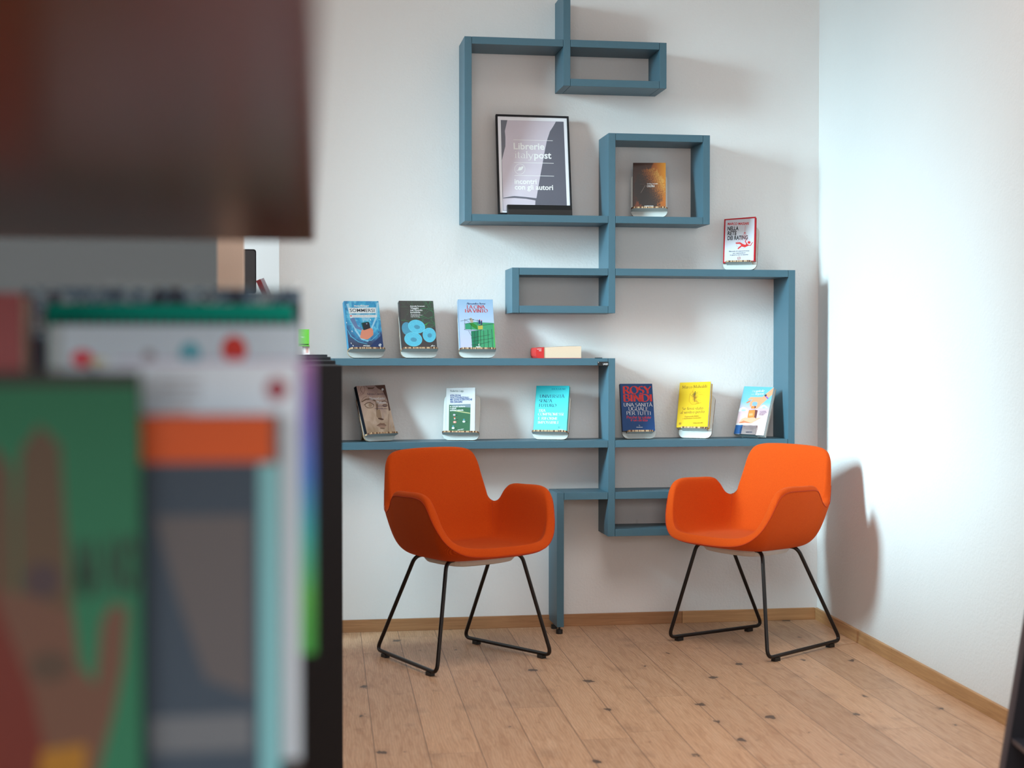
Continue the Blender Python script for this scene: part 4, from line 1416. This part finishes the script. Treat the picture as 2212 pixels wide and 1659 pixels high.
def make_chair(loc, rz, label):
    o = empty('armchair', loc, (0, 0, rz), label, 'chair', 'orange shell armchairs')
    n = 4
    rh, kh = cat_rom(RIM, n), cat_rom(KNE, n)
    rim = rh + [Vector((-p.x, p.y, p.z)) for p in rh[-2:0:-1]]
    kne = kh + [Vector((-p.x, p.y, p.z)) for p in kh[-2:0:-1]]
    N = len(rim)
    RG = 16
    b = MB()
    b.mats = [M['fabric']]
    b.v.append((0, -.03, .438))
    for j in range(1, RG + 1):
        for i in range(N):
            b.v.append(tuple(shell_point(rim[i], kne[i], j / RG)))
    for i in range(N):
        b.f.append([0, 1 + i, 1 + (i + 1) % N])
        for j in range(RG - 1):
            a0, a1 = 1 + j * N, 1 + (j + 1) * N
            b.f.append([a0 + i, a1 + i, a1 + (i + 1) % N, a0 + (i + 1) % N])
    b.mi = [0] * len(b.f)
    b.uv = [[(0, 0)] * len(f) for f in b.f]
    sh = b.build('upholstered_shell', o, smooth=True)
    # make faces point up/inward so the padding grows outward and down
    s = sh.modifiers.new('pad', 'SOLIDIFY')
    s.thickness = .036
    s.offset = 0
    s.use_even_offset = True
    sb = sh.modifiers.new('sub', 'SUBSURF')
    sb.levels = 1
    sb.render_levels = 2
    # stitched seam running round the outside of the edge
    b = MB()
    pts = []
    for i in range(-58, 59):
        k = i % N
        p = rim[k]
        q = shell_point(rim[k], kne[k], .93)
        tdir = (rim[(k + 1) % N] - rim[(k - 1) % N]).normalized()
        nrm = tdir.cross((p - q).normalized()).normalized()
        c_ = Vector((0, 0, .75)) - p
        if nrm.dot(c_) > 0:
            nrm = -nrm
        pts.append(p.lerp(q, .35) + nrm * .0178)
    b.tube(pts, .0011, M['seam'], 6)
    b.build('edge_seam', o)
    for sx in (-1, 1):
        b = MB()
        for ks, rs in (([48] * 9, [1 - .07 * i for i in range(9)]), (list(range(48, 78, 3)), [.44 - .012 * i for i in range(10)]), (list(range(48, 24, -3)), [.44 - .012 * i for i in range(8)])):
            pts = []
            for kk_, rr_ in zip(ks, rs):
                p = shell_point(rim[kk_], kne[kk_], rr_)
                q = Vector((0, -.03, .75)) - p
                t1 = shell_point(rim[kk_ + 1], kne[kk_ + 1], rr_) - shell_point(rim[kk_ - 1], kne[kk_ - 1], rr_)
                t2 = shell_point(rim[kk_], kne[kk_], max(rr_ - .02, 0)) - p
                nn = t1.cross(t2).normalized()
                if nn.dot(q) < 0:
                    nn = -nn
                p = p + nn * .0176
                pts.append((sx * p.x, p.y, p.z))
            b.tube(pts, .0009, M['seam'], 5)
        b.build('corner_seam', o)
    # support tray and frame
    b = MB()
    out = []
    for t in range(28):
        a = 2 * pi * t / 28
        ca, sa = cos(a), sin(a)
        out.append((.165 * math.copysign(abs(ca) ** .55, ca), -.03 + .135 * math.copysign(abs(sa) ** .55, sa)))
    i0 = 0
    for (sc, z) in ((1, .430), (1, .412), (.93, .398), (.7, .390)):
        b.v += [(x * sc, -.03 + (y + .03) * sc, z) for x, y in out]
    for r in range(3):
        for t in range(28):
            b.f.append([r * 28 + t, r * 28 + (t + 1) % 28, (r + 1) * 28 + (t + 1) % 28, (r + 1) * 28 + t])
    b.f.append([84 + t for t in range(28)])
    b.f.append(list(range(28))[::-1])
    b.mi = [0] * len(b.f)
    b.mats = [M['plate']]
    b.uv = [[(0, 0)] * len(f) for f in b.f]
    b.build('support_tray', o, smooth=False, bevel=.002)
    for sx in (-1, 1):
        b = MB()
        path = [(sx * .07, -.128, .419), (sx * .178, -.132, .423), (sx * .272, -.205, .019), (sx * .215, .310, .019), (sx * .188, .068, .423), (sx * .07, .072, .419)]
        b.tube(smooth_bend(path, .036, 8), .0078, M['metal'], 14)
        fr = b.build('sled_leg', o, smooth=True)
        for (ya) in (-.150, .235):
            t = (ya + .205) / .515
            xx = sx * (.272 + (.215 - .272) * t)
            b = MB()
            b.box(-.011, .011, -.016, .016, 0, .014, M['black'])
            g = b.build('floor_glide', fr, bevel=.001)
            g.location = (xx, ya, .0002)
    b = MB()
    b.box(-.012, .012, -.0005, .0005, -.017, .017, M['card'])
    g = b.build('care_tag', o)
    g.location = (-.168, .168, .452)
    g.rotation_euler = (radians(40), 0, radians(45))
    return o


make_chair((.691, -.660, 0), .492, 'left orange shell armchair on black sled legs, turned to the right')
make_chair((1.894, -.558, 0), -1.045, 'right orange shell armchair on black sled legs, turned to the left by the corner')

# ------------------------------------------------------------------ black gondola of books behind the near display
steps = [(738.9, 789.5, -2.5, -2.02), (725, 779, -2.02, -1.54), (714.4, 770.8, -1.54, -1.12), (707.2, 765.9, -1.12, -.70)]
o = empty('book_gondola', (-.1, -1.9, 0), label='stepped matt black book unit standing behind the blurred books', cat='bookcase')
for i, (px, py, ya, yb_) in enumerate(steps):
    p = P(px, py, ya)
    b = MB()
    b.box(-.42, p.x + .1, ya + 1.9, yb_ + 1.9 - .004, 0.0002, p.z, M['blackm'])
    b.build('stepped_section', o, bevel=.002)
ztop = P(707.2, 765.9, -1.12).z
zlime = ztop
pA, pB = P(657.5, 748, -1.0), P(668.5, 748, -1.0)


def simple_book(name, label, x0, x1, y0, y1, z0, z1, cover, cat='book', group=None, spine=None, draw=None, pages=None, th=.0015):
    """upright closed book facing -y"""
    o_ = empty(name, ((x0 + x1) / 2, (y0 + y1) / 2, z0), label=label, cat=cat, group=group)
    w_, d_, h_ = x1 - x0, y1 - y0, z1 - z0
    b_ = MB()
    b_.face([(-w_ / 2, -d_ / 2, 0), (w_ / 2, -d_ / 2, 0), (w_ / 2, -d_ / 2, h_), (-w_ / 2, -d_ / 2, h_)], cover, [(0, 0), (1, 0), (1, 1), (0, 1)])
    b_.box(-w_ / 2, w_ / 2, -d_ / 2 + .0001, -d_ / 2 + th, 0, h_, spine or cover)
    b_.box(-w_ / 2, w_ / 2, d_ / 2 - th, d_ / 2, 0, h_, spine or cover)
    b_.box(-w_ / 2, -w_ / 2 + th, -d_ / 2, d_ / 2, 0, h_, spine or cover)
    if draw:
        draw(b_, w_, d_, h_)
    b_.build('cover', o_, fixn=False)
    b_ = MB()
    b_.box(-w_ / 2 + th, w_ / 2 - .002, -d_ / 2 + th, d_ / 2 - th, .0015, h_ - .002, pages or M['pages'])
    b_.build('page_block', o_)
    return o_


zl0 = P(668, 770, -1.02).z
lime = flat('lime_cover', rgb(92, 164, 44), .5)
simple_book('book', 'small white book with a pink panel, upright below the lime green box', pA.x - .006, pB.x, -1.02, -.97, ztop + .0003, pA.z - .0005, flat('white_pink_cover', rgb(222, 204, 200), .5),
            draw=lambda b_, w_, d_, h_: b_.face([(w_ / 2 - .013, -d_ / 2 - .0002, .006), (w_ / 2 - .005, -d_ / 2 - .0002, .006), (w_ / 2 - .005, -d_ / 2 - .0002, h_ - .006), (w_ / 2 - .013, -d_ / 2 - .0002, h_ - .006)], ink(214, 160, 150)))
gA, gB = P(645, 711.5, -1.0), P(667.6, 711.5, -1.0)
b = MB()
b.box(gA.x, gB.x + .001, -1.03, -.96, pA.z, pA.z + .004, lime)
b.box(gA.x, gB.x - .001, -1.022, -.965, pA.z + .004, pA.z + .008, ink(60, 110, 40))
b.box(gA.x, gB.x, -1.03, -.96, pA.z + .008, gA.z, lime)
c = Cover(b, [(645, 711.5), (667.6, 711.5), (667.6, 748), (645, 748)], gB.x - gA.x, gA.z - pA.z, pA.z, 1.03, gA.x)
c.text('box n', 651, 658, 729, 1.6, WH, bold=.03)
tag(b.build('gift_box'), 'lime green box standing on the far end of the black unit', 'box')

# ------------------------------------------------------------------ things beyond, seen through the gap at left
zcab = P(570, 648, .35).z
b = MB()
b.box(-1.0, -.02, .30, .70, 0.0002, zcab, flat('pale_cabinet', rgb(200, 200, 198), .6))
tag(b.build('tall_cabinet', bevel=.003), 'tall pale cabinet standing in the space beyond the wall end', 'cabinet')
mA, mB = P(500, 537, .36), P(553, 537, .36)
o = empty('monitor', ((mA.x + mB.x) / 2, .40, zcab), label='black monitor standing beside a leaning red book beyond the wall end', cat='monitor')
w2 = (mB.x - mA.x) / 2
b = MB()
b.prism(rrect(-w2, w2, .03, mA.z - zcab, .012), 'y', -.014, .0, M['blackm'])
b.build('screen_housing', o, bevel=.001)
b = MB()
b.prism(rrect(-w2 + .006, w2 - .004, .036, mA.z - zcab - .006, .012), 'y', -.022, -.0142, flat('charcoal_plastic', rgb(58, 56, 60), .5))
b.build('rear_cover', o)
b = MB()
b.box(-.02, .02, -.01, .02, .004, .06, M['blackm'])
b.box(-.035, .035, -.04, .06, .0003, .004, M['blackm'])
b.build('foot', o)
r0 = P(590, 650, .36)
o = empty('book', (P(585, 650, .36).x, .42, zcab + .001), (0, radians(-24), 0), 'red book leaning against the black monitor', 'book')
b = MB()
b.box(-.026, -.004, -.06, .06, 0, .105, ink(150, 40, 48, .5))
b.build('cover', o)
b = MB()
b.box(-.0038, .012, -.059, .059, .001, .104, ink(196, 180, 190, .6))
b.build('page_block', o)

# standing screens nearer the camera
def screen(name, label, pxl, pxr, Y, col, ztop_):
    xa_, xb_ = P(pxl, 560, Y).x, P(pxr, 560, Y).x
    o_ = empty(name, ((xa_ + xb_) / 2, Y, 0), label=label, cat='screen', group='free-standing screens')
    w_ = xb_ - xa_
    b_ = MB()
    b_.box(-w_ / 2, w_ / 2, 0, .03, .02, ztop_, col)
    b_.build('panel', o_, bevel=.002)
    for s_ in (-1, 1):
        b_ = MB()
        b_.box(s_ * w_ * .35 - .02, s_ * w_ * .35 + .02, -.12, .15, 0.0002, .0198, M['blackm'])
        b_.build('foot', o_, bevel=.001)


screen('display_screen', 'beige standing panel, the narrow one between the grey panel and the bright gap', 330, 527, -2.75, flat('beige_panel', rgb(214, 192, 176), .8), 1.62)
screen('display_screen', 'blue-grey standing panel behind the blurred books at far left', -520, 468, -3.5, flat('blue_grey_panel', rgb(94, 106, 112), .55), 1.60)

# ------------------------------------------------------------------ near display of books (out of focus)
DY = -6.4
yN = lambda d: DY + d
o = empty('display_bookcase', (-.3, -5.0, 0), label='dark brown display bookcase at far left with a low top board', cat='bookcase')
OX, OY = .3, 5.0
brown = flat('dark_brown_veneer', rgb(112, 58, 30), .28, spec=.35, var=.12, scale=3)
bd = flat('dark_tier_board', rgb(52, 44, 42), .6)
tx = P(680, 522, yN(1.55))
zt = tx.z
b = MB()
pts = [(-1.1, yN(1.555)), (tx.x, yN(1.55)), (tx.x - .0176 * 1.25, yN(.30)), (-1.1, yN(.30))]
b.prism([(x + OX, y + OY) for x, y in pts], 'z', zt, zt + .03, brown)
b.build('top_board', o, bevel=.002)
tiers = [(.905, 1.04, .895), (1.04, 1.20, .93), (1.20, 1.36, 1.0), (1.36, 1.62, 1.04)]
for d0, d1, z in tiers:
    xr2 = P(683, 1500, yN(d0 + .02)).x - .012
    b = MB()
    b.box(-1.1 + OX, xr2 + OX, yN(d0) + OY, yN(d1) + OY, 0.0002, z, bd)
    b.build('tier', o, bevel=.002)
b = MB()
b.box(-1.13 + OX, -1.1 + OX, yN(.30) + OY, yN(1.62) + OY, .0002, zt + .03, brown)
b.build('side_panel', o, bevel=.002)

G = 'blurred books on the near display'


def near_book(label, xl_, xr2, ytop, d, th_, z0, cover, draw=None, pages=None, spine=None, ybot=None):
    Y = yN(d)
    a_, c_ = P(xl_, ytop, Y), P(xr2, ytop, Y)
    if ybot is not None:
        z0 = P(xr2, ybot, Y).z
    return simple_book('book', label, a_.x, c_.x, Y, Y + th_, z0, a_.z, cover, group=G, draw=draw, pages=pages, spine=spine, th=.002)


def px_cover(b_, w_, d_, h_, xl_, xr2, yt, yb2):
    return Cover(b_, [(xl_, yt), (xr2, yt), (xr2, yb2), (xl_, yb2)], w_, h_, 0, d_ / 2, -w_ / 2)


def d_hand(b_, w_, d_, h_):
    c = px_cover(b_, w_, d_, h_, -330, 300, 803, 1790)
    c.poly([(-330, 803), (300, 803), (300, 832), (-330, 832)], ink(30, 34, 30))
    hb_, hr, br = ink(78, 64, 48), ink(92, 34, 26), ink(92, 66, 54)
    c.poly([(40, 1500), (30, 1100), (40, 960), (80, 910), (125, 950), (135, 1100), (150, 1290), (160, 1500)], hb_)
    c.poly([(-60, 1500), (-50, 1000), (-20, 950), (20, 1000), (30, 1300), (30, 1500)], hb_)
    c.poly([(-100, 1790), (-90, 1300), (0, 1240), (150, 1290), (165, 1400), (200, 1440), (215, 1310), (240, 1275), (272, 1285), (262, 1400), (240, 1500), (210, 1600), (180, 1700), (160, 1790)], br)
    c.poly([(-330, 1790), (-330, 1100), (-60, 1150), (0, 1300), (60, 1450), (100, 1620), (120, 1790)], hr)
    c.ell(100, 1400, 48, 32, ink(70, 58, 48))
    c.ell(85, 1225, 40, 36, ink(60, 50, 56))
    c.poly([(80, 1570), (180, 1560), (170, 1700), (60, 1720)], ink(140, 100, 30))
    for s, x0, x1, y in (('MA', 155, 215, 1255), ('NO', 225, 298, 1250)):
        c.text(s, x0, x1, y, 105, ink(26, 54, 44), bold=.05)


def d_orange(b_, w_, d_, h_):
    c = px_cover(b_, w_, d_, h_, 130, 604, 900, 1830)
    c.poly([(130, 900), (604, 900), (604, 1002), (130, 1002)], ink(190, 78, 16))
    c.poly([(588, 900), (604, 900), (604, 1002), (588, 1002)], ink(70, 62, 60))
    c.poly([(558, 1006), (604, 1006), (604, 1830), (558, 1830)], ink(112, 176, 186))
    c.poly([(330, 1120), (540, 1120), (540, 1520), (440, 1480), (380, 1300)], ink(84, 84, 88))
    c.poly([(320, 1560), (540, 1560), (540, 1640), (320, 1640)], ink(96, 104, 112))


def d_whitebk(b_, w_, d_, h_):
    c = px_cover(b_, w_, d_, h_, 200, 646, 783, 1600)
    c.ell(597, 838, 24, 24, ink(150, 60, 76))
    for y in (815, 830, 845, 860):
        c.line([(345, y), (430, y)], 5, ink(150, 152, 160))
    c.poly([(330, 890), (400, 870), (420, 900), (330, 905)], ink(206, 206, 214))


def d_dots(b_, w_, d_, h_):
    c = px_cover(b_, w_, d_, h_, 104, 648, 702, 1200)
    c.ell(503, 746, 28, 26, ink(214, 58, 48), 0.2)
    c.ell(407, 754, 24, 22, ink(92, 186, 208))
    c.ell(176, 762, 24, 16, ink(226, 84, 104))
    c.ell(210, 768, 20, 8, ink(220, 206, 120))
    c.ell(318, 758, 14, 12, ink(160, 164, 172))
    c.poly([(104, 702), (135, 702), (150, 1200), (104, 1200)], ink(186, 206, 214))


def m_pattern():
    k = NT('blue_white_pattern')
    n = k.noise(k.obj(), 34, 3, .6, 1.0)
    k.l(k.ramp(n, [(.38, rgb(22, 36, 66)), (.44, rgb(96, 136, 166)), (.5, rgb(170, 196, 210)), (.57, rgb(30, 44, 78)), (.63, rgb(206, 214, 216))], 'CONSTANT'), k.b.inputs['Base Color'])
    k.b.inputs['Roughness'].default_value = .5
    return k.m


def d_teal(b_, w_, d_, h_):
    c = px_cover(b_, w_, d_, h_, 98, 634, 655, 1150)
    for k in range(26):
        x = 115 + k * 20
        c.poly([(x, 684), (x + 13, 684), (x + 13, 702), (x, 702)], ink(10, 62, 60))


def d_rainbow(b_, w_, d_, h_):
    pass


rainbow = grad('rainbow_cover', [(0, (70, 190, 80)), (.2, (96, 206, 90)), (.42, (50, 196, 200)), (.62, (60, 130, 236)), (.82, (110, 90, 210)), (1, (170, 110, 180))], .35)
zt1, zt2, zt3, zt4 = .8952, .9302, 1.0002, 1.0402
near_book('green magazine with a red and brown hand on its cover, at the far left', -330, 300, 803, .93, .012, .8952, flat('green_cover', rgb(44, 108, 82), .6, spec=.15), d_hand)
near_book('grey book with an orange band across its top and a cyan edge', 130, 604, 900, .955, .02, .8952, flat('grey_cover', rgb(62, 76, 90), .6, spec=.12), d_orange)
near_book('large white book just behind the orange-banded grey one', 200, 646, 783, .99, .022, None, flat('white_cover', rgb(214, 234, 250), .6, spec=.15), d_whitebk, pages=flat('beige_pages', rgb(206, 190, 182), .8), ybot=1640)
near_book('magazine with a rainbow edge fading from purple to green', 250, 679, 778, 1.06, .012, None, rainbow, None, ybot=1412)
near_book('white book with red, cyan and pink dots on its cover', 104, 648, 702, 1.25, .02, 1.0002, flat('pale_white_cover', rgb(214, 238, 255), .6, spec=.15), d_dots)
near_book('teal green book with a dark toothed band, behind the dotted white one', 98, 634, 656, 1.385, .018, 1.0402, flat('teal_cover', rgb(0, 172, 150), .6, spec=.1), d_teal)
near_book('navy and white patterned book, rearmost on the near display', 52, 650, 621, 1.45, .03, 1.0402, m_pattern(), None, pages=flat('tan_pages', rgb(176, 160, 142), .8))
near_book('dark red book at the far left, beside the patterned one', -60, 47, 632, 1.22, .05, 1.0002, flat('dark_red_cover', rgb(150, 34, 40), .45), None)
aA, aB = P(236, 606, yN(1.56)), P(640, 612, yN(1.56))
b = MB()
b.box(aA.x, aB.x, yN(1.56), yN(1.56) + .002, 1.0402, aA.z, M['acrylic'])
tag(b.build('acrylic_sheet'), 'clear acrylic sheet standing upright behind the patterned book', 'acrylic sheet')

# ------------------------------------------------------------------ leaning rack at the right edge
def rack():
    # far lower corner on the floor and its long axis
    h0 = 3.42
    d = FW + RT * ((2150 - 1106) / F_PX)
    d.z = 0
    p0 = P(2161, 1700, yN(3.05))
    ang = radians(10.4)
    o_ = empty('leaning_rack', (p0.x - .155 * .34, p0.y, 0), (0, 0, -ang), 'dark navy leaning display rack with grey edges at the bottom right', 'rack')
    # local: -y runs towards the camera, +x towards the wall, z up; face leans 9 degrees
    L = 1.1
    s = .155
    H = 1.7
    dp = .34
    for ya, yb3 in ((-.014, 0.0), (-L, -L + .0138)):
        b_ = MB()
        b_.prism([(.0102, 0.0002), (dp, 0.0002), (dp * .55 + s * H, H), (.0102 + s * H, H)], 'y', ya, yb3, M['navy'])
        fr_ = b_.build('side_panel', o_, bevel=.001)
        b_ = MB()
        b_.prism([(0, 0.0002), (.010, 0.0002), (.010 + s * H, H), (s * H, H)], 'y', ya - .001, yb3, M['greyedge'])
        b_.build('edge_strip', fr_, bevel=.001)
    b_ = MB()
    b_.prism([(.10, 0.02), (.112, 0.02), (.112 + s * (H - .05), H - .05), (.10 + s * (H - .05), H - .05)], 'y', -L + .014, -.0142, M['navy'])
    b_.build('back_panel', o_)
    for z in (.36, .74, 1.12, 1.5):
        b_ = MB()
        x = s * z
        b_.box(x + .012, x + .112, -L + .014, -.0142, z - .012, z, M['navy'], side=M['greyedge'])
        b_.build('ledge', o_, bevel=.001)
    return o_


rack()
